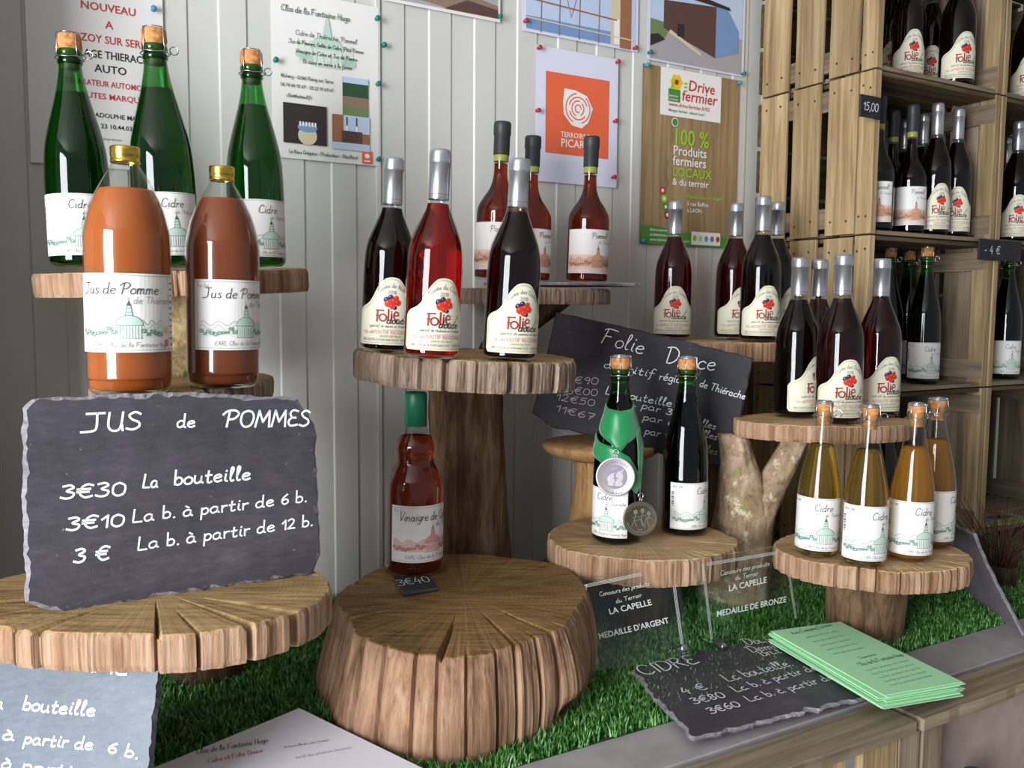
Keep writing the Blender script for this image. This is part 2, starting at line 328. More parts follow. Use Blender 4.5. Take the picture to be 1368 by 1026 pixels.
# ------------------------------------------------------------------ pen-stroke lettering
GL = {
'a': "4,4.3 2.2,5 .4,3.4 .5,1 2,0 3.8,1.4 4.1,4.6 4.1,1.2 5,.2", 'b': ".5,10 .5,.3|.5,3.5 2.2,5 4,3.6 3.8,1 2,0 .5,.8",
'c': "4,4.2 2.3,5 .4,3.2 .7,.8 2.4,0 4.2,.8", 'd': "4,4.2 2,5 .3,3.2 .6,.7 2.2,0 4,1.6|4.1,10 4.1,1 5,.1",
'e': ".5,2.6 2.5,2.8 4,3.7 2.6,5 .6,3.8 .4,1.4 2,0 4.2,.8", 'f': "4.2,9 3,10 1.8,8.5 1.6,4 1.3,-2 .3,-3.4|.2,4.6 3.6,4.8",
'g': "4,4.2 2,5 .4,3.4 .8,1 2.4,.6 4,2|4.1,5 4,-2 2.4,-3.6 .5,-2.6", 'h': ".5,10 .5,0|.5,3 2.2,5 3.8,4 3.9,.8 4.8,.1",
'i': "1,5 .8,1 1.8,.1|1.2,7.2 1.35,7.6", 'j': "1.4,5 1.3,-2 .2,-3.5|1.5,7.2 1.6,7.6", 'k': ".5,10 .5,0|3.5,5 .6,2.4|1.5,3 3.8,0",
'l': ".6,3 2,8 1.7,10 .8,9 .7,2 1.4,.1 2.4,.5", 'm': ".4,5 .5,0|.5,3 1.8,5 2.9,4 3,0|3,3 4.3,5 5.4,4 5.5,.8 6.3,.1",
'n': ".4,5 .5,0|.5,3 2.2,5 3.6,4 3.7,.8 4.6,.1", 'o': "2.2,5 .4,3.6 .5,1 2.2,0 4,1.2 4,3.8 2.2,5", 'p': ".6,5 .4,-4|.5,3.5 2.4,5 4,3.6 3.6,1 2,0 .5,1",
'q': "4,4.2 2,5 .4,3.2 .8,.8 2.4,.2 4,1.6|4,5 4,-4", 'r': ".5,5 .6,0|.6,3 1.8,4.7 3.3,4.8", 's': "3.4,4.4 2,5 .7,4 2.8,2.2 3.2,.8 1.8,0 .3,.8",
't': "1.6,8 1.3,1 2.3,0 3.4,.6|.2,5 3.2,5.2", 'u': ".4,5 .4,1.2 1.8,0 3.6,1.5 3.8,5 3.8,1 4.7,.1", 'v': ".3,5 2,0|2,0 3.7,5",
'w': ".3,5 1.5,0|1.5,0 2.8,4|2.8,4 4,0|4,0 5.4,5", 'x': ".4,5 3.8,0|3.8,5 .4,0", 'y': ".4,5 .8,2 2.2,1.6 3.8,3.6|3.9,5 3.6,-2 2,-3.6 .4,-2.6",
'z': ".4,5 3.6,5|3.6,5 .4,0|.4,0 3.9,.1", 'à': "4,4.3 2.2,5 .4,3.4 .5,1 2,0 3.8,1.4 4.1,4.6 4.1,1.2 5,.2|1.4,8 3,6.6",
'é': ".5,2.6 2.5,2.8 4,3.7 2.6,5 .6,3.8 .4,1.4 2,0 4.2,.8|2,6.6 3.4,8.2", 'è': ".5,2.6 2.5,2.8 4,3.7 2.6,5 .6,3.8 .4,1.4 2,0 4.2,.8|1.4,8 3,6.6",
'ë': ".5,2.6 2.5,2.8 4,3.7 2.6,5 .6,3.8 .4,1.4 2,0 4.2,.8|1.4,7 1.5,7.3|3,7 3.1,7.3",
'A': "0,0 3,10|3,10 6,0|1.2,3.6 4.9,3.6", 'B': ".6,10 .6,0|.6,10 3.8,9.6 4.4,7.4 3,5.4 .8,5.2|3,5.4 5,4 4.6,1 2.6,0 .6,0",
'C': "6,8.2 4,10 1.4,8.6 .4,5 1.4,1.4 4,0 6.2,1.4", 'D': "1.2,10 1,0|-.6,9.2 3.2,10 6.2,7.4 6,3 3.4,.2 1,0", 'E': "5,9.4 2.4,10 1,8 2,5.6 4,5.2|2,5.4 .5,3 1.6,.2 5.2,.8",
'F': "1.2,9.6 .2,0|-.6,8.6 1.4,10 6.4,9.8|.8,5 4,5.2", 'G': "6,8.2 4,10 1.4,8.6 .4,5 1.4,1.4 4,0 6,1.6 6,4.4|3.6,4.4 6.4,4.4", 'H': ".6,10 .6,0|5.6,10 5.6,0|.6,5 5.6,5.2",
'I': "1,10 1,0", 'J': ".4,9.9 6.6,10|4,10 4.2,2.6 3,.4 -1,0", 'K': ".6,10 .6,0|5.4,10 .8,4.6|2,5.8 5.8,0", 'L': "1,10 .6,1 .8,.1|.8,.1 5,.1", 'M': ".2,0 1.4,10|1.4,10 3.8,3|3.8,3 6.6,10|6.6,10 7.2,0",
'N': ".4,0 .6,10|.6,10 5,0|5,0 5.4,10", 'O': "3.4,10 .8,8.4 .4,3.4 2.4,.1 5.4,1 6.6,5.4 5.6,9 3.4,10", 'P': "1.6,9.6 1,0|-1.4,7.4 .6,9.6 4.2,10 6.2,8 4.4,5 1.4,4.4",
'R': "1,9.6 .6,0|0,9 3.6,10 5,8 3.6,5.6 .9,5|2.4,5.2 5.8,0", 'S': "4.8,8.8 2.8,10 .8,8.2 2,5.8 4.4,4 4.6,1.6 2.4,0 .2,.8", 'T': "0,9.8 6.4,10|3.2,9.8 3,0", 'U': ".6,10 .6,2.6 2.4,0 4.8,1.4 5.4,10|5.4,3 5.8,0",
'V': ".3,10 2.8,0|2.8,0 5.8,10", 'W': ".3,10 2.2,0|2.2,0 4,8|4,8 5.8,0|5.8,0 8,10", 'X': ".4,10 5,0|5,10 .4,0", 'Y': ".4,10 2.8,5|5.4,10 2,0", 'Z': ".4,10 5,10|5,10 .4,0|.4,0 5.2,0",
'0': "2.4,8 .6,6.4 .5,2 2.2,0 4.2,1.4 4.4,6 2.4,8", '1': ".4,5.4 2.4,8|2.4,8 2.4,0", '2': ".6,6.8 2.4,8 4,6.4 3,3.4 .4,.2|.4,.2 4.6,.2", '3': ".6,7.4 2.8,8 4,6.4 1.8,4.4 4.2,3 3.8,.6 2,-.2 .2,.6",
'4': "2.6,8 .4,2.6|.4,2.6 4.4,3|3.4,5 3.2,-.6", '5': "4.4,8 1.4,7.8|1.4,7.8 1,4.8 3.4,5 4.2,2.6 2.8,.2 .4,.4", '6': "3.6,8 1.4,5.6 .5,2.4 2,0 4.2,1.4 3.6,3.8 1.6,3.8 .7,2.4", '7': ".4,7.8 4.4,8|4.4,8 1.8,0|1.6,4 3.8,4",
'8': "2.4,4.2 .8,6 2.4,8 4,6.2 2.4,4.2 .5,2 2.4,0 4.3,2 2.4,4.2", '9': "4,5.4 2.4,4.2 .8,5.8 2.4,8 4.1,6.6 4,3 3,0",
'€': "5,7.4 3.2,8.2 1.4,6.4 1,2.4 2.8,0 5,.8|0,5.2 4.2,5.3|0,3.4 3.8,3.5", '.': "1,.2 1.3,.5", ',': "1.2,.8 .6,-1.4", '-': ".4,3 2.6,3.1", "'": "1,10 .8,8", '%': "5,8 0,0|1,8 0,7 1,6 2,7 1,8|4,2 3,1 4,0 5,1 4,2",
'/': "3,10 0,-1", '&': "5,0 1,6 2,8.4 3.4,6.6 .4,2.6 1.6,0 4.8,3.6", '°': "1,8 .2,9 1,10 1.8,9 1,8", '@': "4,3 2.6,2.4 2.6,4.6 4,4.6 4.4,2.4 6,3.4 5,6.4 2,6.4 .4,3.4 2,0 5,0", '!': "1,10 1,3|1,.4 1,0"}
def crom(pts, k=4):
    if len(pts) < 3: return pts
    out = []; P = [pts[0]]+pts+[pts[-1]]
    for i in range(1, len(P)-2):
        p0, p1, p2, p3 = P[i-1], P[i], P[i+1], P[i+2]
        for j in range(k):
            t = j/k
            out.append(tuple(0.5*((2*p1[a])+(-p0[a]+p2[a])*t+(2*p0[a]-5*p1[a]+4*p2[a]-p3[a])*t*t+(-p0[a]+3*p1[a]-3*p2[a]+p3[a])*t**3) for a in (0, 1)))
    out.append(pts[-1]); return out
GL['â'] = GL['a']+'|1.2,6.6 2.2,8 3.2,6.6'; GL['ê'] = GL['e']+'|1.4,6.6 2.4,8 3.4,6.6'; GL['û'] = GL['u']+'|1.2,6.6 2.2,8 3.2,6.6'
GLYPH = {ch: [[tuple(float(q) for q in p.split(',')) for p in st.split()] for st in s.split('|')] for ch, s in GL.items()}
FONTC = {}
def font_mesh(txt):
    if txt not in FONTC:
        c = D.curves.new('lettering', 'FONT'); c.body = txt; c.size = 1.0; c.resolution_u = 2; c.offset = 0.012
        o = D.objects.new('lettering', c); me = o.to_mesh()
        FONTC[txt] = ([tuple(v.co) for v in me.vertices], [tuple(p.vertices) for p in me.polygons])
        o.to_mesh_clear(); D.objects.remove(o); D.curves.remove(c)
    return FONTC[txt]
class Art:
    """flat print: coloured shapes in (u, v) with a layer number, mapped on a surface when built"""
    def __init__(s): s.v = []; s.f = []; s.m = []; s.mats = []
    def mi(s, m):
        if m not in s.mats: s.mats.append(m)
        return s.mats.index(m)
    def raw(s, vs, fs, mat, layer):
        b = len(s.v); s.v += [(x, y, layer) for x, y in vs]; k = s.mi(mat)
        for f in fs: s.f.append(tuple(b+i for i in f)); s.m.append(k)
    def poly(s, pts, mat, layer=1): s.raw(pts, [tuple(range(len(pts)))], mat, layer)
    def rect(s, x0, y0, x1, y1, mat, layer=1, nx=1):
        vs = []; fs = []
        for i in range(nx+1):
            x = x0+(x1-x0)*i/nx; vs += [(x, y0), (x, y1)]
        for i in range(nx): fs.append((2*i, 2*i+2, 2*i+3, 2*i+1))
        s.raw(vs, fs, mat, layer)
    def disc(s, x, y, rx, ry, mat, layer=1, n=18, a0=0, a1=360):
        s.poly([(x+rx*math.cos(R(a0+(a1-a0)*i/n)), y+ry*math.sin(R(a0+(a1-a0)*i/n))) for i in range(n+(0 if a1-a0 == 360 else 1))], mat, layer)
    def line(s, pts, wd, mat, layer=1):
        n = len(pts)
        if n < 2: return
        vs = []
        for i in range(n):
            a = pts[max(i-1, 0)]; b = pts[min(i+1, n-1)]; dx, dy = b[0]-a[0], b[1]-a[1]; l = math.hypot(dx, dy) or 1e-9
            x, y = pts[i]
            e = wd*0.4 if i == 0 else (-wd*0.4 if i == n-1 else 0)
            x -= dx/l*e; y -= dy/l*e
            vs += [(x-dy/l*wd/2, y+dx/l*wd/2), (x+dy/l*wd/2, y-dx/l*wd/2)]
        s.raw(vs, [(2*i, 2*i+1, 2*i+3, 2*i+2) for i in range(n-1)], mat, layer)
    def frame(s, x0, y0, x1, y1, wd, mat, layer=1, n=12):
        for y in (y0, y1): s.rect(x0, y-wd/2, x1, y+wd/2, mat, layer, n)
        for x in (x0, x1): s.rect(x-wd/2, y0, x+wd/2, y1, mat, layer)
    def pen(s, txt, x, y, h, wd, mat, layer=2, slant=0.0, gap=1.1, rot=0.0, jit=0.0, wide=1.0, k=4, arc=None):
        """hand lettering; h is the capital height"""
        q = h/10.0; cx = 0.0; ca, sa = math.cos(rot), math.sin(rot)
        for ch in txt:
            if ch == ' ': cx += 3.4*wide; continue
            g = GLYPH.get(ch)
            if g is None: cx += 3*wide; continue
            jy = random.uniform(-jit, jit); js = 1+random.uniform(-jit, jit)*0.12
            for st in g:
                pts = crom(st, k) if len(st) > 2 else st
                o = []
                for (a, b) in pts:
                    X = (cx+a*wide+slant*b)*q; Y = (b*js+jy)*q
                    if arc:
                        th = X/arc; o.append((x+math.sin(th)*(arc+Y), y+math.cos(th)*(arc+Y)-arc))
                    else: o.append((x+X*ca-Y*sa, y+X*sa+Y*ca))
                s.line(o, wd, mat, layer)
            cx += (max(p[0] for st in g for p in st)+gap)*wide
        return cx*q
    def penw(s, txt, h, gap=1.1, wide=1.0):
        return sum(3.4*wide if c == ' ' else (max(p[0] for st in GLYPH[c] for p in st)+gap)*wide for c in txt)*h/10
    def type(s, txt, x, y, size, mat, layer=2, shear=0.0, sx=1.0, center=False, rot=0.0):
        vs, fs = font_mesh(txt)
        if not vs: return
        ox = -(max(v[0] for v in vs)+min(v[0] for v in vs))/2 if center else 0
        ca, sa = math.cos(rot), math.sin(rot)
        P = [((v[0]+ox)*sx*size+shear*v[1]*size, v[1]*size) for v in vs]
        s.raw([(x+a*ca-b*sa, y+a*sa+b*ca) for a, b in P], fs, mat, layer)
    def sliced(s, step=0.004):
        # cut wide shapes into strips in u so that they follow a curved label
        n = Art(); n.mats = list(s.mats)
        def clip(poly, x, keep):
            out = []
            for i in range(len(poly)):
                a, b = poly[i], poly[(i+1) % len(poly)]; ia, ib = (a[0]-x)*keep >= 0, (b[0]-x)*keep >= 0
                if ia: out.append(a)
                if ia != ib: t = (x-a[0])/(b[0]-a[0]); out.append((x, a[1]+(b[1]-a[1])*t))
            return out
        for f, m in zip(s.f, s.m):
            P = [s.v[i] for i in f]; l = P[0][2]; x0, x1 = min(p[0] for p in P), max(p[0] for p in P)
            if x1-x0 <= step*1.2: parts_ = [[(p[0], p[1]) for p in P]]
            else:
                parts_ = []; k = math.floor(x0/step)
                while k*step < x1:
                    q = clip(clip([(p[0], p[1]) for p in P], k*step, 1), (k+1)*step, -1); k += 1
                    if len(q) > 2: parts_.append(q)
            for q in parts_:
                b = len(n.v); n.v += [(x, y, l) for x, y in q]; n.f.append(tuple(range(b, b+len(q)))); n.m.append(m)
        return n
    def build(s, name, parent, fmap):
        me = D.meshes.new(name); me.from_pydata([fmap(*v) for v in s.v], [], s.f)
        for m in s.mats: me.materials.append(MATS[m])
        me.polygons.foreach_set('material_index', s.m); me.update()
        o = D.objects.new(name, me); COL.objects.link(o); o.parent = parent
        return o
def plane_map(y=0.0, step=0.00025): return lambda u, v, l: (u, y-l*step, v)
def flat_map(z=0.0, step=0.00025): return lambda u, v, l: (u, v, z+l*step)
def cyl_map(r, off=0.0003, step=0.00014):
    return lambda u, v, l: ((r+off+l*step)*math.sin(u/r), -(r+off+l*step)*math.cos(u/r), v)
def uv_of(M, px, py, axis=1, off=0.0):
    """where the view ray of a measured pixel meets an object's local plane"""
    Mi = M.inverted(); o = Mi @ CAM; d = (Mi.to_3x3() @ ray(px, py))
    t = (off-o[axis])/d[axis]; p = o+d*t
    return (p[0], p[2]) if axis == 1 else (p[0], p[1])
def wr(a, M, txt, p0, p1, hpx, mat='chalk', wd=0.0016, axis=1, off=0.0, kind='pen', layer=2, slant=0.12, jit=0.25):
    u0 = uv_of(M, *p0, axis, off); u1 = uv_of(M, *p1, axis, off); uh = uv_of(M, p0[0], p0[1]-hpx, axis, off)
    L = math.hypot(u1[0]-u0[0], u1[1]-u0[1]); h = abs((u1[0]-u0[0])*(uh[1]-u0[1])-(u1[1]-u0[1])*(uh[0]-u0[0]))/L; rot = math.atan2(u1[1]-u0[1], u1[0]-u0[0])
    if kind == 'pen':
        wd_ = L/max(1e-6, a.penw(txt, h)); wd *= 0.88
        a.pen(txt, u0[0], u0[1], h, wd, mat, layer, slant, 1.1, rot, jit, wd_)
    else:
        vs, fs = font_mesh(txt); W = max(v[0] for v in vs); s = h/0.7
        a.type(txt, u0[0], u0[1], s, mat, layer, slant, L/(W*s), False, rot)

# ------------------------------------------------------------------ setting
WY = 1.6
wall = empty('wall_back', (0, WY, 0)); tag(wall, kind='structure')
def cladding(x0, x1):
    mb = MB(); prof = []; k0 = -30
    xs = []
    for k in range(-40, 60):
        s = 0.735+k*0.0985
        xs += [(s, 0.0), (s+0.003, -0.0028), (s+0.0475, -0.0028), (s+0.0505, 0.0)]
    pts = [(x0, 0.0)]+[p for p in xs if x0 < p[0] < x1]+[(x1, 0.0)]
    vs = []; fs = []
    for (x, y) in pts: vs += [(x, y, 0), (x, y, 2.75)]
    for i in range(len(pts)-1): fs.append((2*i, 2*i+2, 2*i+3, 2*i+1))
    n = len(vs); vs += [(x0, 0.03, 0), (x1, 0.03, 0), (x1, 0.03, 2.75), (x0, 0.03, 2.75)]
    fs.append((n+1, n, n+3, n+2))
    mb.add(vs, fs); return mb.build('cladding_panel', 'cladding', wall, fix=False)
cladding(-1.6, 0.627); cladding(0.627, 1.75); cladding(1.75, 4.2)
mb = MB(); mb.box((0.630, -0.0035, 1.375), (0.010, 0.007, 2.75), axis=2); mb.build('joint_strip', 'cladding', wall)
mb = MB()
for z in (1.03, 1.20, 1.62, 1.86): mb.lathe([(0, 0.0), (0.004, 0.0), (0.003, 0.003), (0, 0.003)], 10, c=(0, 0, 0))
def slabbox(name, c, d, m, kind='structure'):
    b = MB(); b.box((0, 0, 0), d, bev=0.0005); o = b.build(name, m); o.location = c; tag(o, kind=kind); return o
slabbox('floor', (1.2, 0.2, -0.02), (7, 7, 0.04), 'floor_grey')
slabbox('ceiling', (1.2, 0.0, 2.77), (7, 3.4, 0.04), 'ceiling_paint')
slabbox('shade_block', (-0.43, 1.495, 1.375), (0.76, 0.20, 2.75), 'shade_block_brown')  # unseen block added to shade the left part of the back wall

# ------------------------------------------------------------------ table and front crates
def board(name, parent, c, d, axis, mat='crate_wood_', segs=6, jit=0.0006, rot=None, bev=0.0012):
    mb = MB(); mb.box((0, 0, 0), d, axis=axis, segs=segs, jit=jit, bev=bev)
    o = mb.build(name, mat+'xyz'[axis] if mat.endswith('_') else mat, parent); o.location = c
    if rot: o.rotation_euler = rot
    return o
tb = empty('display_table', (1.0, 1.2, 0), label='long grey painted display table top in front of the white wall', cat='table')
def pl(o, c): return (c[0]-o.location.x, c[1]-o.location.y, c[2]-o.location.z)
board('table_board', tb, pl(tb, (1.325, 0.849, 0.808)), (2.74, 0.092, 0.024), 0, 'painted_board', segs=2, jit=0)
board('table_board', tb, pl(tb, (1.325, 1.247, 0.806)), (2.74, 0.690, 0.020), 0, 'painted_board', segs=2, jit=0)
for x in (0.0, 2.6):
    for y in (0.86, 1.55): board('leg', tb, pl(tb, (x, y, 0.397)), (0.05, 0.05, 0.794), 2, 'worn_shaded_wood_', segs=3)

def front_crate(x0, x1, lab, left=True):
    c = empty('wooden_crate', ((x0+x1)/2, 0.65, 0.42), label=lab, cat='crate', group='crates under the table edge')
    board('top_plank', c, pl(c, ((x0+x1)/2, 0.7615, 0.811)), (x1-x0, 0.065, 0.018), 0, 'worn_shaded_wood_', segs=26, jit=0.0018)
    board('top_plank', c, pl(c, ((x0+x1)/2, 0.40, 0.60)), (x1-x0, 0.065, 0.018), 0, 'worn_shaded_wood_', segs=10, jit=0.0012)
    return c
fc1 = front_crate(0.36, 1.068, 'worn crate top plank below the stump side of the grey table')
fc2 = front_crate(1.082, 1.80, 'worn open crate below the green leaflet stack, with rough front edge')
def fx(px, y=0.737, py=1010): return ony(px, py, y).x
for (a, b, m, n) in ((905, 985, 'crate_wood_', 'front_slat'), (992, 1060, 'worn_shaded_wood_', 'front_slat'), (1062, 1131, 'crate_wood_', 'front_slat'), (1152, 1199, 'crate_wood_', 'front_slat'), (1201, 1228, 'worn_shaded_wood_', 'corner_post')):
    X0, X1 = fx(a), fx(b); board(n, fc1, pl(fc1, ((X0+X1)/2, 0.744, 0.610)), (X1-X0, 0.014, 0.380), 2, m, segs=6, jit=0.001)
X0, X1 = fx(1231), fx(1257)
board('corner_post', fc2, pl(fc2, ((X0+X1)/2, 0.744, 0.610)), (X1-X0, 0.016, 0.380), 2, 'worn_shaded_wood_', segs=6, jit=0.001)
board('corner_post', fc2, pl(fc2, (1.75, 0.744, 0.610)), (0.05, 0.016, 0.380), 2, 'worn_shaded_wood_', segs=6, jit=0.001)
board('back_panel', fc2, pl(fc2, (1.45, 0.792, 0.60)), (0.70, 0.006, 0.398), 0, flat('back_panel_beige', rgb(176, 156, 146), 0.7, noise_amt=0.1).name, segs=1, jit=0)
board('side_panel', fc2, pl(fc2, (1.095, 0.768, 0.60)), (0.010, 0.034, 0.398), 2, 'worn_shaded_wood_', segs=2)
board('bottom_board', fc2, pl(fc2, (1.45, 0.70, 0.415)), (0.72, 0.16, 0.012), 0, 'worn_shaded_wood_')
board('bottom_board', fc1, pl(fc1, (0.71, 0.70, 0.415)), (0.70, 0.16, 0.012), 0, 'worn_shaded_wood_')

# ------------------------------------------------------------------ artificial turf
import numpy as np
turf = empty('artificial_turf', (1.0, 1.24, 0.82), label='bright green artificial grass mat laid on the grey table', cat='grass mat')
board('backing', turf, (0.32, 0, -0.0002), (2.7, 0.69, 0.004), 0, 'turf_backing', segs=1, jit=0)
def blades(n, x0, x1, y0, y1):
    rs = np.random.RandomState(3)
    x = rs.uniform(x0, x1, n); y = rs.uniform(y0, y1, n)
    keep = ((x-0.577)**2+(y-1.131)**2 > 0.17**2); x = x[keep]; y = y[keep]; n = len(x)
    h = rs.uniform(0.008, 0.021, n); a = rs.uniform(0, 2*np.pi, n); le = rs.uniform(0.003, 0.014, n); wd = rs.uniform(0.0007, 0.0013, n)
    b = a+rs.uniform(0.6, 2.2, n)
    cx, cy, wx, wy = np.cos(a), np.sin(a), np.cos(b), np.sin(b)
    z0 = np.zeros(n)
    V = np.empty((n, 5, 3))
    V[:, 0] = np.stack([x-wx*wd, y-wy*wd, z0], 1); V[:, 1] = np.stack([x+wx*wd, y+wy*wd, z0], 1)
    mx, my = x+cx*le*0.3, y+cy*le*0.3
    V[:, 2] = np.stack([mx+wx*wd*.8, my+wy*wd*.8, h*0.6], 1); V[:, 3] = np.stack([mx-wx*wd*.8, my-wy*wd*.8, h*0.6], 1)
    V[:, 4] = np.stack([x+cx*le, y+cy*le, h], 1)
    V -= np.array([1.0, 1.24, -0.0015])
    me = D.meshes.new('blades'); me.vertices.add(n*5); me.vertices.foreach_set('co', V.ravel())
    i = np.arange(n)[:, None]*5
    loops = np.concatenate([i+np.array([0, 1, 2, 3]), i+np.array([3, 2, 4])], 1).ravel()
    me.loops.add(n*7); me.loops.foreach_set('vertex_index', loops)
    me.polygons.add(n*2)
    st = (np.arange(n)[:, None]*7+np.array([0, 4])).ravel(); tt = np.tile([4, 3], n)
    me.polygons.foreach_set('loop_start', st); me.polygons.foreach_set('loop_total', tt)
    me.materials.append(MATS['blade']); me.update(); me.validate()
    o = D.objects.new('blades', me); COL.objects.link(o); o.parent = turf; tag(o, kind='stuff')
blades(150000, 0.0, 2.1, 0.892, 1.59)

# ------------------------------------------------------------------ log slices and trunks
def wood_slab(name, parent, loc, rx, ry, th, rz, mats, cracks, seed, N=260, lobes=0.035, bark=0.0018, plates=0.0025, flare=None, notch=0.010, extra=None, tilt=None):
    rnd = random.Random(seed); ph = [rnd.uniform(0, 6.28) for _ in range(8)]
    rho = [0.0, 0.12, 0.25, 0.38, 0.5, 0.62, 0.72, 0.80, 0.87, 0.93, 0.97, 0.992, 1.0]
    cr = sorted(cracks)
    off = [rnd.uniform(-plates, plates) for _ in range(len(cr)+1)]
    nz = max(5, int(th/0.006)) if th < 0.08 else 16
    def g(th_, wmul=1.0):
        m = 0; dd = 0; inn = 1
        for (a, hw, inner, dep_) in cr:
            d = abs((th_-a+math.pi) % (2*math.pi)-math.pi)/(hw*wmul)
            if d < 1 and 1-d > m: m = 1-d; dd = dep_; inn = inner
        return m, dd, inn
    def outl(t):
        e = 1/math.sqrt((math.cos(t)/rx)**2+(math.sin(t)/ry)**2)
        l = 1+lobes*(0.5*math.sin(2*t+ph[0])+0.6*math.sin(3*t+ph[1])+0.35*math.sin(5*t+ph[2])+0.25*math.sin(8*t+ph[3]))
        return e*l
    vs = []; fs = []; mi = []
    ths = [2*math.pi*i/N for i in range(N)]
    base = []
    for t in ths:
        m, dd, inn = g(t); idx = sum(1 for c in cr if c[0] % (2*math.pi) < t)
        n1 = noise.noise(Vector((math.cos(t)*14, math.sin(t)*14, seed)))*bark*1.6+noise.noise(Vector((math.cos(t)*45, math.sin(t)*45, seed+3)))*bark
        base.append((outl(t)+off[idx]+n1-notch*(1.0 if m > 0.35 else 0.0)*(dd > 0.003), m, dd, inn))
    for k, q in enumerate(rho):
        for i, t in enumerate(ths):
            r, m, dd, inn = base[i]
            r0 = r*q; z = noise.noise(Vector((math.cos(t)*q*6, math.sin(t)*q*6, seed*1.7)))*0.0012
            if q > inn and m > 0: z -= dd*m*min(1, (q-inn)/0.2)
            if q == 1.0: z -= 0.0012
            vs.append((r0*math.cos(t), r0*math.sin(t), z))
    for k in range(len(rho)-1):
        for i in range(N):
            j = (i+1) % N
            if k == 0: fs.append((N+i, N+j, i))
            else: fs.append((k*N+i, (k+1)*N+i, (k+1)*N+j, k*N+j))
            mi.append(0)
    b0 = (len(rho)-1)*N
    for k in range(1, nz+1):
        f = k/nz
        for i, t in enumerate(ths):
            r, m, dd, inn = base[i]
            rr = r+0.003*math.sin(min(1, f*8)*1.57)*0.5
            rr += noise.noise(Vector((math.cos(t)*22, math.sin(t)*22, f*th*14+seed)))*bark*1.2+noise.noise(Vector((math.cos(t)*70, math.sin(t)*70, f*th*25+seed)))*bark*0.5
            if flare: rr += flare(t, f)
            if f > 0.93: rr -= 0.002
            vs.append((rr*math.cos(t), rr*math.sin(t), -th*f))
    for k in range(nz):
        for i in range(N):
            j = (i+1) % N; fs.append((b0+k*N+i, b0+(k+1)*N+i, b0+(k+1)*N+j, b0+k*N+j)); mi.append(1)
    fs.append(tuple(b0+nz*N+i for i in range(N-1, -1, -1))); mi.append(0)
    me = D.meshes.new(name); me.from_pydata(vs, [], fs)
    for m in mats: me.materials.append(MATS[m])
    me.polygons.foreach_set('material_index', mi); me.polygons.foreach_set('use_smooth', [False]*len(mi)); me.update()
    bm = bmesh.new(); bm.from_mesh(me); bmesh.ops.recalc_face_normals(bm, faces=bm.faces); bm.to_mesh(me); bm.free()
    o = D.objects.new(name, me); COL.objects.link(o); o.parent = parent
    M = Matrix.Translation(loc)
    if tilt: M = M @ Matrix.Rotation(tilt[0], 4, Vector((math.sin(YAW), math.cos(YAW), 0))) @ Matrix.Rotation(tilt[1], 4, Vector((math.cos(YAW), -math.sin(YAW), 0)))
    o.matrix_local = M @ Matrix.Rotation(rz, 4, 'Z')
    return o
def trunk(name, parent, pts, radii, mat, seed, amp=0.004, seg=40, step=0.007):
    P = [Vector(p) for p in pts]; vs = []; fs = []; rings = []
    for k in range(len(P)-1):
        n = max(2, int((P[k+1]-P[k]).length/step))
        for i in range(n): rings.append((P[k].lerp(P[k+1], i/n), radii[k]+(radii[k+1]-radii[k])*(i/n)))
    rings.append((P[-1], radii[-1]))
    # smooth the centre line
    for _ in range(8):
        rings = [rings[0]]+[((rings[i-1][0]+rings[i][0]*2+rings[i+1][0])/4, (rings[i-1][1]+rings[i][1]*2+rings[i+1][1])/4) for i in range(1, len(rings)-1)]+[rings[-1]]
    for (p, r) in rings:
        for i in range(seg):
            t = 2*math.pi*i/seg; c, s = math.cos(t), math.sin(t)
            rr = r*(1+0.05*math.sin(2*t+seed)+0.04*math.sin(3*t+seed*2+p.z*9))+amp*(noise.noise(Vector((c*9+seed, s*9, p.z*12)))+0.6*noise.noise(Vector((c*26, s*26+seed, p.z*26))))
            vs.append((p.x+rr*c, p.y+rr*s, p.z))
    for k in range(len(rings)-1):
        for i in range(seg):
            j = (i+1) % seg; fs.append((k*seg+i, k*seg+j, (k+1)*seg+j, (k+1)*seg+i))
    fs.append(tuple(range(seg-1, -1, -1))); fs.append(tuple((len(rings)-1)*seg+i for i in range(seg)))
    mb = MB(); mb.add(vs, fs, 0, True); return mb.build(name, mat, parent)
CA = -YAW   # slabs are turned with their long side across the view
def ang(px_deg): return R(px_deg)
def cracks(rnd_seed, lst, small=0, lo=200, hi=340):
    rn = random.Random(rnd_seed)
    out = [(R(a) % (2*math.pi), w, i, d) for (a, w, i, d) in lst]
    for _ in range(small): out.append((R(rn.uniform(lo, hi)) % (2*math.pi), 0.018, rn.uniform(0.6, 0.92), rn.uniform(0.001, 0.0028)))
    return out
TZ = 0.822
def stand(lab, c, group=None): return empty('log_stand', (c[0], c[1], TZ), label=lab, cat='log stand', group=group)
# angles: 270 deg faces the viewer, 0 deg is to the viewer's right (after turning by CA)
# big low slice under the apple juice slate
s = stand('wide low log slice stand carrying the large apple juice slate', (0.150, 1.055))
BIG = wood_slab('slab', s, (-0.006, 0.006, 1.055-TZ), 0.200, 0.142, 0.040, CA, ['slice_top_tan', 'slice_side_pink'],
    cracks(1, [(196, .03, .5, .012), (222, .022, .35, .009), (233, .03, .45, .010), (243, .035, .40, .014), (292, .030, .35, .016), (322, .03, .35, .014), (338, .035, .45, .012), (20, .03, .4, .008), (306, .02, .5, .006)], 3), 11, N=340, lobes=0.03, bark=0.0012)
trunk('trunk', s, [(-0.07, 0.06, 0), (-0.07, 0.06, 0.187)], [0.05, 0.048], 'bark_dark', 4)
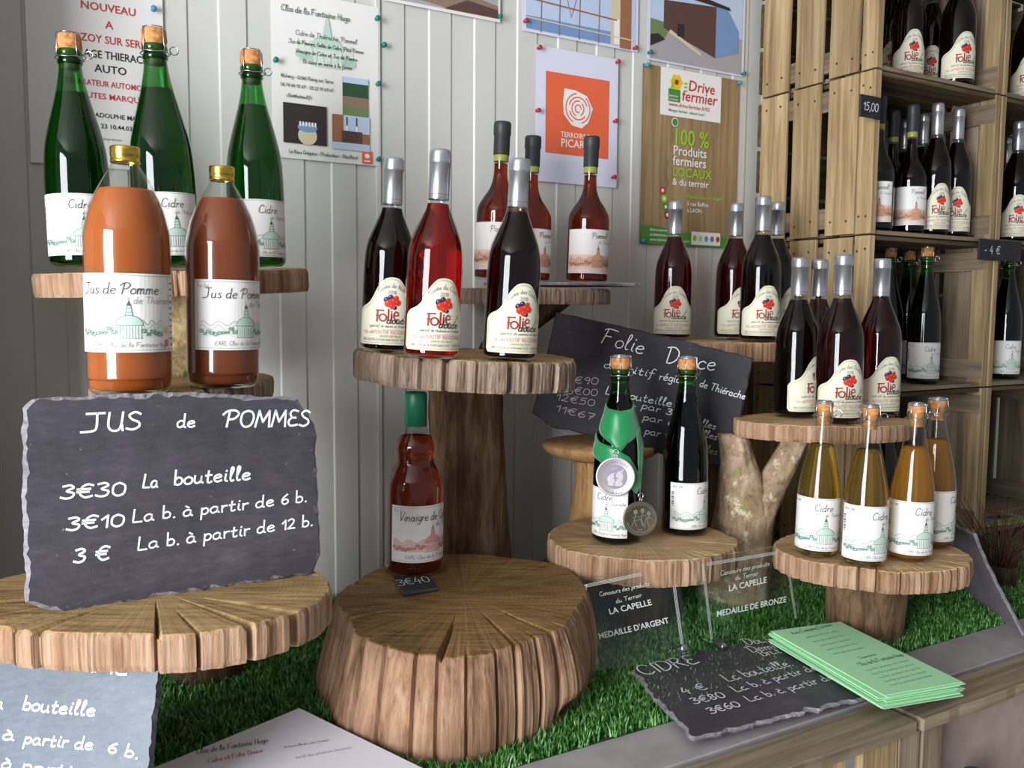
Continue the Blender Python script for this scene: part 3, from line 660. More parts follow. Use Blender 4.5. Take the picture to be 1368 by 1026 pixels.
# juice slice (behind the slate) on its trunk
s = stand('log slice stand behind the slate, holding the two apple juice bottles', (0.235, 1.335))
wood_slab('slab', s, (-0.008, -0.020, 1.2745-TZ), 0.110, 0.185, 0.030, CA, ['slice_top_tan', 'slice_side_grey'], cracks(2, [(300, .03, .4, .006)], 4), 12)
trunk('trunk', s, [(0.02, 0.02, 0), (0.02, 0.02, 1.246-TZ)], [0.055, 0.05], 'bark_dark', 5)
# green cider slice on the short mossy trunk
s = empty('log_stand', (0.235, 1.33, 1.2735), label='small raised log slice stand on a mossy trunk under three tall green bottles', cat='log stand')
s.location.y = 1.390
wood_slab('slab', s, (-0.001, 0.027, 1.433-1.2735), 0.197, 0.105, 0.035, CA, ['slice_top_pale', 'slice_side_pink'], cracks(3, [(228, .03, .5, .006), (262, .04, .7, .008), (268, .03, .6, .008), (318, .03, .5, .006)], 8), 13, N=300, bark=0.003, tilt=(R(-1.5), R(3)))
trunk('trunk', s, [(0.014, 0.04, 0.0), (0.012, 0.035, 0.07), (0.00, 0.03, 0.130)], [0.050, 0.047, 0.036], 'bark_mossy', 6, amp=0.008)
# the tall stand with the three red aperitif bottles
s = stand('tall log stand in the centre with thick split slice carrying three aperitif bottles', (0.735, 1.430))
RED = wood_slab('slab', s, (-0.069, -0.143, 1.305-TZ), 0.176, 0.190, 0.046, CA, ['slice_top_tan', 'slice_side_grey'],
    cracks(4, [(222, .04, .7, .006), (238, .03, .7, .005), (262, .035, .7, .007), (276, .016, .8, .006), (291, .035, .6, .010), (304, .022, .7, .008), (317, .035, .6, .010), (330, .02, .8, .006), (340, .02, .8, .006), (250, .02, .8, .006)], 8, 220, 350), 14, N=340, bark=0.0020, plates=0.004, tilt=(R(2.6), 0))
trunk('trunk', s, [(0.012, 0.0, 0), (0.008, 0.0, 0.1), (0.0, 0.0, 0.3), (-0.004, 0.0, 1.272-TZ)], [0.082, 0.072, 0.067, 0.067], 'bark_brown', 7, amp=0.004)
# big stump
st = empty('tree_stump', (0.577, 1.131, TZ), label='massive cut tree stump on the turf with deep split bark and vinegar bottle on top', cat='tree stump')
def stump_flare(t, f):
    d = math.cos(t-R(200))
    kn = math.exp(-((((t-R(322)+math.pi) % (2*math.pi)-math.pi)/0.16)**2))
    return 0.024*f*max(0, d)+0.010*f+0.012*math.sin(f*3.1)*max(0, math.cos(t-R(330)))+kn*(0.018*f-0.050*math.exp(-((f-0.86)/0.13)**2))
wood_slab('log', st, (0.006, 0.012, 0.955-TZ), 0.180, 0.222, 0.134, CA, ['slice_top_brown', 'stump_side'],
    cracks(5, [(214, .03, .75, .010), (226, .012, .9, .006), (236, .012, .9, .006), (247, .014, .9, .006), (258, .012, .85, .006), (266, .022, .45, .012), (274, .014, .9, .006), (283, .012, .9, .005), (291, .020, .40, .010), (301, .016, .9, .006), (309, .03, .35, .006), (163, .05, .60, .008), (318, .02, .9, .006)], 5, 200, 350),
    15, N=460, lobes=0.055, bark=0.0013, plates=0.0035, flare=stump_flare, notch=0.007)
# medal stand
s = stand('thick round log slice stand with the medal cider bottle', (0.965, 1.215))
wood_slab('slab', s, (-0.008, -0.012, 0.984-TZ), 0.160, 0.155, 0.044, CA, ['slice_top_pale', 'slice_side_pink'], cracks(6, [(340, .02, .5, .004)], 10), 16, N=300, bark=0.0022, lobes=0.03)
trunk('trunk', s, [(0, 0, 0), (0, 0, 0.942-TZ)], [0.055, 0.05], 'bark_dark', 8)
# smooth mushroom shaped stand
s = stand('smooth sawn mushroom-shaped wooden stand behind the medal bottle', (1.022, 1.405))
mb = MB(); mb.lathe([(0, 0.0), (0.075, 0.0), (0.105, 0.008), (0.120, 0.018), (0.124, 0.027), (0.121, 0.031), (0, 0.029)], 56)
o = mb.build('slab', 'smooth_timber', s); o.location = (-0.002, -0.004, 1.118-TZ-0.030); o.scale = (1, 0.9, 1)
mb = MB(); mb.lathe([(0, 0), (0.062, 0), (0.058, 0.05), (0.048, 0.13), (0.038, 0.20), (0.035, 0.24), (0.040, 0.268), (0, 0.268)], 40)
o = mb.build('stem', 'smooth_timber', s); o.location = (-0.022, 0.0, 0)
# far aperitif stand
s = stand('log slice stand between the tilted black slate and the crates', (1.365, 1.415))
wood_slab('slab', s, (0.008, -0.008, 1.314-TZ), 0.155, 0.125, 0.038, CA, ['slice_top_pale', 'slice_side_pink'], cracks(7, [(300, .02, .6, .005)], 6), 17)
trunk('trunk', s, [(0, 0, 0), (0, 0, 1.276-TZ)], [0.05, 0.045], 'bark_dark', 9)
# forked trunk stand
s = stand('log stand on a forked lichen-covered trunk with three aperitif bottles', (1.255, 1.195))
def forked_slab():
    o = wood_slab('slab', s, (0.055, -0.082, 1.180-TZ), 0.160, 0.105, 0.030, CA, ['slice_top_pale', 'slice_side_pink'], cracks(8, [(214, .05, .55, .010), (290, .02, .6, .004)], 8), 18, N=300, bark=0.0016)
forked_slab()
trunk('trunk', s, [(-0.055, 0.02, 0), (-0.052, 0.012, 0.10), (-0.050, 0.005, 0.19), (-0.070, 0.010, 0.28), (-0.082, 0.010, 1.150-TZ)], [0.062, 0.056, 0.052, 0.030, 0.026], 'bark_lichen', 10, amp=0.004)
trunk('branch', s, [(-0.046, 0.0, 0.13), (-0.030, -0.012, 0.20), (0.012, -0.035, 0.28), (0.032, -0.045, 1.150-TZ)], [0.040, 0.036, 0.026, 0.024], 'bark_lichen', 11, amp=0.003)
# small cider stand
s = stand('low log slice stand with four small golden cider bottles', (1.290, 0.985))
wood_slab('slab', s, (-0.027, -0.022, 0.978-TZ), 0.160, 0.128, 0.036, CA, ['slice_top_pale', 'slice_side_pink'],
    cracks(9, [(202, .03, .6, .004), (226, .016, .7, .006), (240, .016, .7, .006), (252, .014, .7, .005), (268, .02, .75, .005), (282, .014, .7, .004), (298, .016, .4, .005), (345, .02, .7, .005)], 8), 19, N=300, bark=0.0018, plates=0.003)
trunk('trunk', s, [(-0.01, 0.0, 0), (-0.012, -0.004, 0.942-TZ)], [0.062, 0.070], 'bark_brown', 12, amp=0.003)
# pommel stand
s = stand('high log slice stand by the wall carrying three black-capped bottles', (0.935, 1.50))
wood_slab('slab', s, (-0.025, -0.020, 1.418-TZ), 0.150, 0.085, 0.030, CA, ['slice_top_tan', 'slice_side_grey'], cracks(10, [(250, .02, .6, .004)], 8), 20, bark=0.003)
trunk('trunk', s, [(-0.145, 0.058, 0), (-0.130, 0.056, 0.38), (-0.085, 0.03, 0.48), (-0.020, -0.02, 1.389-TZ)], [0.030, 0.030, 0.034, 0.070], 'bark_dark', 13)

# ------------------------------------------------------------------ slates
def slate_mesh(pts, th, seed, chip=0.004, mats=('slate', 'slate_edge')):
    """pts: outline in (u, v), face on -y at 0"""
    rn = random.Random(seed); out = []
    n = len(pts)
    for i in range(n):
        a, b = Vector(pts[i]), Vector(pts[(i+1) % n]); L = (b-a).length; k = max(1, int(L/0.005))
        nrm = Vector((-(b-a).y, (b-a).x)).normalized()
        for j in range(k): pt = a.lerp(b, j/k); out.append(pt+nrm*chip*(0.7*noise.noise(Vector((pt.x*45, pt.y*45, seed)))+rn.uniform(-0.12, 0.12))*(0 if j == 0 else 1))
    c = sum(out, Vector((0, 0)))/len(out)
    vs = []; m = len(out)
    inner = []
    for p in out:
        d = (c-p); l = d.length or 1; q = p+d/l*chip*(0.9+1.1*noise.noise(Vector((p.x*70, p.y*70, seed+9)))+rn.uniform(-.15, .15))
        inner.append(q)
    for q in inner: vs.append((q.x, 0, q.y))
    for p in out: vs.append((p.x, th*rn.uniform(0.25, 0.55), p.y))
    for q in inner: vs.append((q.x, th, q.y))
    fs = [tuple(range(m))]+[(i, m+i, m+(i+1) % m, (i+1) % m) for i in range(m)]+[(m+i, 2*m+i, 2*m+(i+1) % m, m+(i+1) % m) for i in range(m)]+[tuple(2*m+i for i in range(m-1, -1, -1))]
    mb = MB(); mb.add([vs[i] for i in range(len(vs))], fs); mb.mi = [0]+[1]*(2*m)+[0]
    return mb, list(mats)
def slate(name, org, xdir, updir, outline_px, th, seed, label, cat, chip=0.004, mats=('slate', 'slate_edge'), group=None, plane=None, uvpts=None):
    root = empty(name, label=label, cat=cat, group=group); pose(root, org, xdir, updir)
    M = root.matrix_world.copy()
    pts = uvpts or [uv_of(M, x, y) for x, y in outline_px]
    mb, ms = slate_mesh(pts, th, seed, chip, mats); mb.build('stone', ms, root)
    return root, M
XD = Vector((1, 0, 0)); ZD = Vector((0, 0, 1))
# large apple juice slate, leaning back a little
p0 = onz(75, 815, 1.057)
lean = Vector((0.02, 0.10, 1))
root, M = slate('slate_sign', p0, onz(428, 764, 1.057)-p0, lean,
    [(34, 806), (31, 690), (30, 545), (44, 533), (130, 529), (250, 524), (398, 532), (421, 566), (425, 640), (429, 742), (416, 768), (240, 794), (86, 820), (60, 815)], 0.009, 3,
    'large dark slate leaning on the low slice, white chalk juice prices', 'slate sign', chip=0.005)
a = Art()
wr(a, M, 'JUS', (112, 577), (190, 573), 24, wd=0.0028); wr(a, M, 'de', (236, 571), (262, 570), 17, wd=0.0024); wr(a, M, 'POMMES', (300, 570), (414, 569), 22, wd=0.0028)
wr(a, M, '3€30', (80, 666), (170, 661), 22, wd=0.0026); wr(a, M, 'La', (190, 652), (212, 651), 18, wd=0.0024); wr(a, M, 'bouteille', (232, 648), (336, 640), 19, wd=0.0026)
wr(a, M, '3€10', (88, 708), (168, 702), 20, wd=0.0026); wr(a, M, 'La b. à partir de 6 b.', (176, 698), (411, 670), 17, wd=0.0022)
wr(a, M, '3 €', (98, 752), (148, 747), 22, wd=0.0028); wr(a, M, 'La b. à partir de 12 b.', (183, 735), (419, 702), 17, wd=0.0022)
a.build('chalk_writing', root, plane_map())
# folie douce slate, turned in its own plane and standing behind the medal bottles
pbl = dep(711, 553, 1.70); pbr = dep(968, 622, 1.655)
root, M = slate('slate_sign', pbl, pbr-pbl, Vector((-0.02, 0.06, 1)),
    [(711, 552), (724, 500), (743, 417), (850, 440), (1007, 478), (990, 560), (968, 625), (900, 612), (790, 582), (740, 572)], 0.007, 4,
    'tilted black slate with handwritten aperitif prices behind the medal bottle', 'slate sign', chip=0.003, mats=('slate_black', 'slate_black'))
a = Art()
wr(a, M, 'Folie', (803, 458), (860, 474), 22, wd=0.0020); wr(a, M, 'Douce', (888, 484), (956, 496), 22, wd=0.0020)
wr(a, M, 'apéritif', (806, 491), (876, 505), 11, wd=0.0015); wr(a, M, 'régional', (880, 507), (929, 515), 11, wd=0.0015); wr(a, M, 'de Thiérache', (934, 516), (995, 534), 10, wd=0.0014)
wr(a, M, 'La bouteille', (808, 526), (898, 544), 11, wd=0.0015)
wr(a, M, 'b. par 3', (838, 541), (898, 555), 10, wd=0.0014); wr(a, M, 'bouteilles', (904, 560), (956, 574), 10, wd=0.0014)
wr(a, M, 'b. par 6', (840, 556), (900, 570), 10, wd=0.0014); wr(a, M, 'bouteilles', (906, 575), (958, 588), 10, wd=0.0014)
wr(a, M, 'b. par 12', (846, 576), (900, 588), 10, wd=0.0014); wr(a, M, 'bouteilles', (908, 594), (958, 608), 10, 'chalk_green', wd=0.0014)
wr(a, M, '3€90', (756, 511), (800, 514), 11, 'chalk_dim', wd=0.0013); wr(a, M, '13€00', (750, 525), (799, 529), 11, 'chalk_dim', wd=0.0013)
wr(a, M, '12€50', (742, 534), (795, 543), 11, 'chalk_dim', wd=0.0013); wr(a, M, '11€67', (741, 549), (795, 562), 11, 'chalk_dim', wd=0.0013)
a.build('chalk_writing', root, plane_map())
# slate under the low slice, sky reflection put into its blue-grey colour
p0 = dep(205, 1026, 0.90)
root, M = slate('slate_sign', p0, dep(-100, 1040, 0.94)*-1+p0, Vector((0.0, 0.45, 1)),
    [(-120, 1090), (-60, 880), (100, 877), (217, 880), (212, 915), (206, 985), (196, 1090)], 0.008, 5,
    'pale blue-grey slate with bouteille prices, below the big slate and low slice', 'slate sign', mats=('slate_sky_tint', 'slate_black'))
a = Art()
wr(a, M, 'JUS EN POMME', (-60, 874), (172, 903), 20, wd=0.0028)
wr(a, M, 'la', (-18, 945), (6, 947), 18, wd=0.0026); wr(a, M, 'bouteille', (30, 948), (128, 957), 19, wd=0.0026)
wr(a, M, 'b. à', (-30, 985), (22, 989), 16, wd=0.0024); wr(a, M, 'partir de', (32, 993), (125, 1002), 17, wd=0.0024); wr(a, M, '6 b.', (143, 1004), (186, 1014), 17, wd=0.0024)
wr(a, M, 'b. à partir', (-30, 1022), (110, 1040), 17, wd=0.0024)
a.build('chalk_writing', root, plane_map())
# flat slates: local plane lies on the table (rotate so that -y face looks up)
def flat_slate(corners, z, th, seed, label, cat, chip=0.004, name='slate_sign', mats=('slate', 'slate_edge')):
    P = [onz(x, y, z) for x, y in corners]; root = empty(name, label=label, cat=cat)
    org = P[0]; x = (P[1]-P[0]).normalized(); z_ = Vector((0, 0, 1)); up_ = z_.cross(x)
    # local x = x, local z = up_ (away), local y = -world z
    y = -z_
    root.matrix_world = Matrix(((x.x, y.x, up_.x, org.x), (x.y, y.y, up_.y, org.y), (x.z, y.z, up_.z, org.z), (0, 0, 0, 1)))
    M = root.matrix_world.copy()
    mb, ms = slate_mesh([uv_of(M, cx_, cy_) for cx_, cy_ in corners], th, seed, chip, mats); mb.build('stone', ms, root)
    return root, M
root, M = flat_slate([(927, 986), (1198, 922), (1172, 872), (1040, 848), (947, 866), (842, 895), (880, 940)], 0.838, 0.007, 6, 'dark slate lying flat with chalk CIDRE prices, partly under green leaflets', 'slate sign', chip=0.006)
a = Art()
wr(a, M, 'CIDRE', (860, 903), (938, 885), 15, wd=0.0028); wr(a, M, 'Doux', (998, 862), (1034, 857), 9, wd=0.0018); wr(a, M, 'Demi', (1004, 872), (1040, 866), 9, wd=0.0018); wr(a, M, 'Brut', (1020, 877), (1046, 872), 9, wd=0.0018)
wr(a, M, '4 €', (914, 928), (948, 920), 12, wd=0.0022); wr(a, M, 'La bouteille.', (973, 911), (1062, 889), 12, wd=0.0020)
wr(a, M, '3€80', (928, 941), (972, 931), 11, wd=0.0022); wr(a, M, 'La b. à partir de 6', (984, 925), (1106, 891), 10, wd=0.0020)
wr(a, M, '3€60', (950, 954), (992, 943), 11, wd=0.0022); wr(a, M, 'La b. à partir de 12', (1002, 938), (1134, 902), 10, wd=0.0020)
a.build('chalk_writing', root, plane_map())
root, M = flat_slate([(538, 792), (586, 785), (573, 767), (525, 770)], 0.962, 0.005, 7, 'small slate price tag reading 3€40 in front of the vinegar bottle', 'price tag', chip=0.0015, name='price_tag', mats=('slate_black', 'slate'))
a = Art(); wr(a, M, '3€40', (533, 783), (577, 777), 10, wd=0.0018); a.build('chalk_writing', root, plane_map())
# bare slate leaning beside the small cider stand
A_ = onz(1366, 851, 0.826); B_ = onz(1284, 789, 0.826); T_ = dep(1300, 714, 1.60)
root = empty('slate_plate', label='blank grey slate plate leaning beside the four small cider bottles', cat='slate plate')
x = (A_-B_).normalized(); nrm = x.cross((T_-A_)).normalized(); upv = nrm.cross(x)
pose(root, A_, x, upv if upv.z > 0 else -upv); M = root.matrix_world.copy()
mb, ms = slate_mesh([uv_of(M, q[0], q[1]) for q in ((1366, 850), (1290, 794), (1266, 740), (1268, 698), (1300, 713), (1314, 748))], 0.006, 8, 0.003, ('slate_lit', 'slate_edge')); mb.build('stone', ms, root)
# slate plate on the pommel stand
root = empty('slate_plate', label='thin grey slate plate under the black-capped bottles on the high slice', cat='slate plate')
pa = Vector((0.905, 1.48, 1.424))
c_, s_ = math.cos(-YAW), math.sin(-YAW)
pts = [(-0.07, -0.045), (0.10, -0.070), (0.185, -0.028), (0.16, 0.05), (0.05, 0.075), (-0.10, 0.07), (-0.12, 0.0)]
mb, ms = slate_mesh(pts, 0.006, 9, 0.003, ('slate', 'slate_edge')); mb.build('stone', ms, root)
root.matrix_world = Matrix.Translation(pa+Vector((0.02, -0.01, 0.006))) @ Matrix.Rotation(-YAW, 4, 'Z') @ Matrix(((1, 0, 0, 0), (0, 0, 1, 0), (0, -1, 0, 0), (0, 0, 0, 1)))

# ------------------------------------------------------------------ acrylic award plaques
def plaque(bl, br, tl, ztop, zb, label, rows, pin):
    root = empty('award_plaque', label=label, cat='award plaque')
    P0 = onz(*bl, zb); P1 = onz(*br, zb); T = onz(*tl, ztop)
    pose(root, P0, P1-P0, T-P0); M = root.matrix_world.copy()
    c = [uv_of(M, *q) for q in (bl, br, pin[0], tl)]
    mb = MB(); th = 0.006
    vs = [(u, 0, v) for u, v in c]+[(u, th, v) for u, v in c]
    mb.add(vs, [(0, 1, 2, 3), (7, 6, 5, 4), (0, 4, 5, 1), (1, 5, 6, 2), (2, 6, 7, 3), (3, 7, 4, 0)]); mb.build('acrylic_sheet', 'acrylic', root)
    a = Art()
    for (t, p, q, h, kd) in rows: wr(a, M, t, p, q, h, 'etch', 0.0008, kind=kd, slant=0.2 if t.startswith('Con') or t.startswith('du') else 0)
    L = [(c[i][0]*0.94+c[(i+2) % 4][0]*0.06, c[i][1]*0.94+c[(i+2) % 4][1]*0.06) for i in range(4)]
    for off in (0, 0.002, 0.004):
        a.line([(L[0][0]+off, L[0][1]), (L[3][0]+off, L[3][1])], 0.0006, 'etch'); a.line([(L[1][0]-off, L[1][1]), (L[2][0]-off, L[2][1])], 0.0006, 'etch')
        if rows[0][0] == 'Concours des produits': a.line([(L[3][0]+0.01, L[3][1]-off), (L[2][0]-0.01, L[2][1]-off)], 0.0006, 'etch')
    if pin[2]:
        u, v = uv_of(M, *pin[2]); a.disc(u, v, .004, .004, 'etch'); a.disc(u-.003, v+.004, .0025, .0025, 'etch'); a.disc(u+.003, v+.004, .0025, .0025, 'etch'); a.rect(u-.005, v-.010, u+.005, v-.006, 'etch')
    a.build('engraving', root, plane_map())
    u, v = uv_of(M, *pin[1]); pm = MB(); prof = [(0, 0), (0.0058, 0), (0.0062, 0.001), (0.0062, 0.022), (0.0055, 0.0232), (0, 0.0232)]
    pm.lathe(prof, 20); o = pm.build('steel_standoff', 'steel', root); o.location = (u, 0.0, v); o.rotation_euler = (R(90), 0, 0)
    return root
plaque((789, 897), (924, 879), (763, 776), 0.962, 0.842, 'clear acrylic silver medal plaque beside the stump, reading MEDAILLE D\'ARGENT',
    [('Concours des produits', (801, 797), (868, 782), 6, 'pen'), ('du Terroir', (823, 806), (858, 797), 6, 'pen'), ('LA CAPELLE', (814, 821), (871, 808), 8, 'font'), ("MEDAILLE D'ARGENT", (800, 854), (894, 832), 8, 'font')],
    [(905, 749), (906, 868), (781, 787)])
plaque((942, 863), (1072, 831), (928, 748), 0.985, 0.842, 'clear acrylic bronze medal plaque by the small cider stand, reading MEDAILLE DE BRONZE',
    [('Concours des produits', (962, 769), (1028, 755), 6, 'pen'), ('du Terroir', (982, 775), (1013, 768), 6, 'pen'), ('LA CAPELLE', (973, 790), (1024, 778), 8, 'font'), ('MEDAILLE DE BRONZE', (957, 824), (1050, 804), 8, 'font')],
    [(1057, 727), (955, 859), None])

# ------------------------------------------------------------------ paper stacks
def paper_stack(label, bl, br, tr, tl, z, n, dz, mat, rows, seed, jit=0.006, cat='leaflet stack', hs=1.0):
    """sheets with corners given on the table plane"""
    rn = random.Random(seed); P = [q if isinstance(q, Vector) else onz(*q, z) for q in (bl, br, tr, tl)]; root = empty('leaflet_stack', label=label, cat=cat)
    x = (P[1]-P[0]); W = ((P[1]-P[0]).length+(P[2]-P[3]).length)/2; H = ((P[3]-P[0]).length+(P[2]-P[1]).length)/2*hs
    x.normalize(); y = ZD.cross(x); root.matrix_world = Matrix(((x.x, y.x, 0, P[0].x), (x.y, y.y, 0, P[0].y), (x.z, y.z, 1, P[0].z), (0, 0, 0, 1)))
    M = root.matrix_world.copy(); me0 = None
    for i in range(n):
        mb = MB(); mb.box((W/2, H/2, 0), (W, H, dz*0.7), axis=0, bev=0.0001)
        if me0 is None: s_ = mb.build('sheet', mat, root); me0 = s_.data
        else: s_ = D.objects.new('sheet', me0); COL.objects.link(s_); s_.parent = root
        q = 0 if i == n-1 else jit
        s_.location = (rn.uniform(-q, q), rn.uniform(-q, q), -dz*(n-1-i)-dz*0.36); s_.rotation_euler = (0, 0, rn.uniform(-q, q)*4)
    a = Art()
    for (t, p, q2, h, kd, mt, wd) in rows: wr(a, M, t, p, q2, h, mt, wd, axis=2, kind=kd, slant=0.1, jit=0)
    a.build('printing', root, flat_map(0.0001))
    return root
G = 'ink_grey'
paper_stack('stack of pale green printed leaflets lying over the CIDRE slate', (1030, 843), (1187, 932), (1272, 896), (1112, 823), 0.862, 14, 0.0016, 'green_sheet',
    [('Avis Camping Caisses', (1060, 848), (1113, 836), 4.5, 'pen', 'ink_black', .0009)]+[('vente directe de cidre', (1078+i*9, 853+i*5.5), (1120+i*9, 844+i*5.5), 3, 'pen', G, .0005) for i in range(5)]
    +[('Domaine', (1150, 881), (1172, 875), 4, 'pen', 'ink_black', .0007), ('Clos de la Fontaine Hugo', (1150, 890), (1208, 876), 5, 'pen', 'ink_black', .0008)]
    +[('tous les produits du terroir', (1158+i*8, 897+i*5), (1215+i*8, 883+i*5), 3, 'pen', G, .0005) for i in range(5)], 1, hs=0.9)
paper_stack('stack of white lilac printed sheets in front of the low slice', Vector((0.230, 0.775, .846)), Vector((0.428, 0.846, .846)), Vector((0.328, 1.126, .846)), Vector((0.130, 1.055, .846)), 0.846, 6, 0.0014, 'white_sheet',
    [('Clos de la Fontaine Hugo', (262, 1008), (358, 992), 7, 'pen', 'ink_black', .0009), ('Cidre et Folie Douce', (278, 1020), (352, 1005), 6, 'pen', 'ink_red', .0008),
     ('la bouteille de cidre fermier', (380, 1000), (440, 990), 3, 'pen', G, .0005), ('tarif des produits fermiers', (395, 1014), (470, 1000), 3, 'pen', G, .0005)], 2, 0.004)

# ------------------------------------------------------------------ posters on the wall
def poster(label, org, wd, ht, draw, mat='paper_white', pins=(), pin='pin_teal', roll=0.0, cat='poster', name='poster'):
    """org: lower left corner in (X, Z) on the wall"""
    root = empty(name, (org[0], WY-0.0062, org[1]), label=label, cat=cat); root.rotation_euler = (0, roll, 0)
    mb = MB(); n = 14; vs = []; fs = []; rn = random.Random(int(org[0]*1000))
    p1, p2 = rn.uniform(0, 6), rn.uniform(0, 6)
    warp = lambda u, v: -0.0010-0.00025*math.sin(u/wd*5+p1)*math.sin(v/ht*4+p2)
    for i in range(n+1):
        for j in range(n+1): vs.append((wd*i/n, warp(wd*i/n, ht*j/n), ht*j/n))
    for i in range(n):
        for j in range(n): k = i*(n+1)+j; fs.append((k, k+n+1, k+n+2, k+1))
    m = len(vs); vs += [(v[0], v[1]+0.0004, v[2]) for v in vs]; fs += [tuple(m+q for q in reversed(f)) for f in fs[:]]
    mb.add(vs, fs, 0, True); mb.build('sheet', mat, root, fix=False)
    a = Art(); draw(a, wd, ht)
    # cut long shapes so that they follow the sheet
    a.build('printing', root, lambda u, v, l: (u, warp(u, v)-0.0005-l*0.0003, v))
    for (u, v) in pins:
        pm = MB(); pm.lathe([(0, 0), (0.0035, 0), (0.0028, 0.003), (0.0026, 0.005), (0.0046, 0.0075), (0.0048, 0.010), (0.003, 0.0118), (0, 0.012)], 14)
        o = pm.build('push_pin', pin, root); o.location = (u, -0.002, v); o.rotation_euler = (R(90), 0, 0)
    return root
def dr_garage(a, W, H):
    z = lambda py: H-(py+0)/222*0.262-0.0
    for (t, cx_, v, h, m) in (('NOUVEAU', .118, .247, .012, 'poster_red'), ('A', .118, .221, .012, 'poster_red'), ('ROZOY SUR SERRE', .118, .197, .012, 'poster_red'),
        ('GARAGE THIERACHE', .118, .173, .012, 'ink_black'), ('AUTO', .118, .151, .012, 'ink_black'), ('REPARATEUR AUTOMOBILE', .118, .129, .009, 'poster_red'), ('TOUTES MARQUES', .118, .109, .009, 'poster_red'),
        ('96 RUE ADOLPHE MARTIN', .118, .080, .007, 'ink_black'), ('03 23 10.44.03', .118, .063, .007, 'ink_black'), ('garage thierache', .118, .045, .003, 'ink_grey')):
        a.type(t, cx_, v, h/0.7, m, 1, 0, 1.0 if len(t) < 10 else min(1.0, 0.138/(len(t)*h/0.7*0.62)), True)
poster('grey shaded garage notice with red capitals behind the green bottles', (0.052, 1.602), 0.200, 0.29, dr_garage, 'paper_white', [(0.185, 0.262)], 'pin_blue')
def church(a, cx_, b, s, ink, wash, pale, L=0.05, Rr=0.03, lw=0.0005):
    """s: height from the ground to the tip of the spire"""
    # hills and trees
    for (x0, x1) in ((-L, -0.28*s), (0.28*s, Rr)):
        n = 16
        up_ = [(cx_+x0+(x1-x0)*i/n, b+s*(0.40+0.06*math.sin(i*0.9+x0*90))) for i in range(n+1)]
        for i in range(n): a.poly([(up_[i][0], b+s*0.04), (up_[i+1][0], b+s*0.04), up_[i+1], up_[i]], pale, 1)
        a.line(up_, lw, ink, 2)
        a.line([(p[0], p[1]-s*0.12+0.03*s*math.sin(k*1.7)) for k, p in enumerate(up_)], lw*0.8, ink, 2)
        rn = random.Random(5)
        m = max(4, int(abs(x1-x0)/(0.10*s)))
        for k in range(m):
            x = cx_+x0+(x1-x0)*(k+0.5)/m; y = b+s*rn.uniform(0.08, 0.26); r = s*rn.uniform(0.05, 0.085)
            a.disc(x, y, r, r*0.85, wash, 2, 9)
            for e in range(3): a.line([(x+r*(-1+0.5*t)+rn.uniform(-.2, .2)*r, y+r*(0.5-0.5*e)+(0.25*r if t % 2 else -0.2*r)) for t in range(5)], lw, ink, 3)
            a.line([(x+r*math.cos(t*0.9)*(0.7+0.3*math.sin(t*5)), y+r*0.85*math.sin(t*0.9)*(0.7+0.3*math.sin(t*5))) for t in range(8)], lw, ink, 3)
    # body
    w = 0.26*s
    a.rect(cx_-w, b+0.02*s, cx_+w*1.05, b+0.33*s, pale, 3)
    for k in range(9):
        x = cx_-w+2.05*w*k/8; a.line([(x, b+0.02*s), (x, b+0.33*s)], lw*0.9, ink, 4)
    for k in range(4):
        x = cx_-w*0.75+w*1.5*k/3; a.rect(x-0.02*s, b+0.10*s, x+0.02*s, b+0.25*s, wash, 4)
    a.line([(cx_-w*1.15, b+0.02*s), (cx_+w*1.15, b+0.02*s)], lw, ink, 4)
    # dome
    dm = [(cx_+w*1.18*math.cos(R(t)), b+0.33*s+0.24*s*math.sin(R(t))) for t in range(0, 181, 15)]
    a.poly(dm, wash, 4); a.line(dm+[dm[0]], lw, ink, 5)
    # lantern and spire
    for (hw, y0, y1) in ((0.075, .55, .64), (0.060, .64, .74), (0.045, .74, .80)):
        a.rect(cx_-hw*s, b+y0*s, cx_+hw*s, b+y1*s, wash, 4)
        a.line([(cx_-hw*s, b+y0*s), (cx_-hw*s, b+y1*s), (cx_+hw*s, b+y1*s), (cx_+hw*s, b+y0*s)], lw, ink, 5)
    a.poly([(cx_-0.055*s, b+.80*s), (cx_+0.055*s, b+.80*s), (cx_, b+0.93*s)], ink, 4); a.line([(cx_, b+.9*s), (cx_, b+1.0*s)], lw, ink, 4)
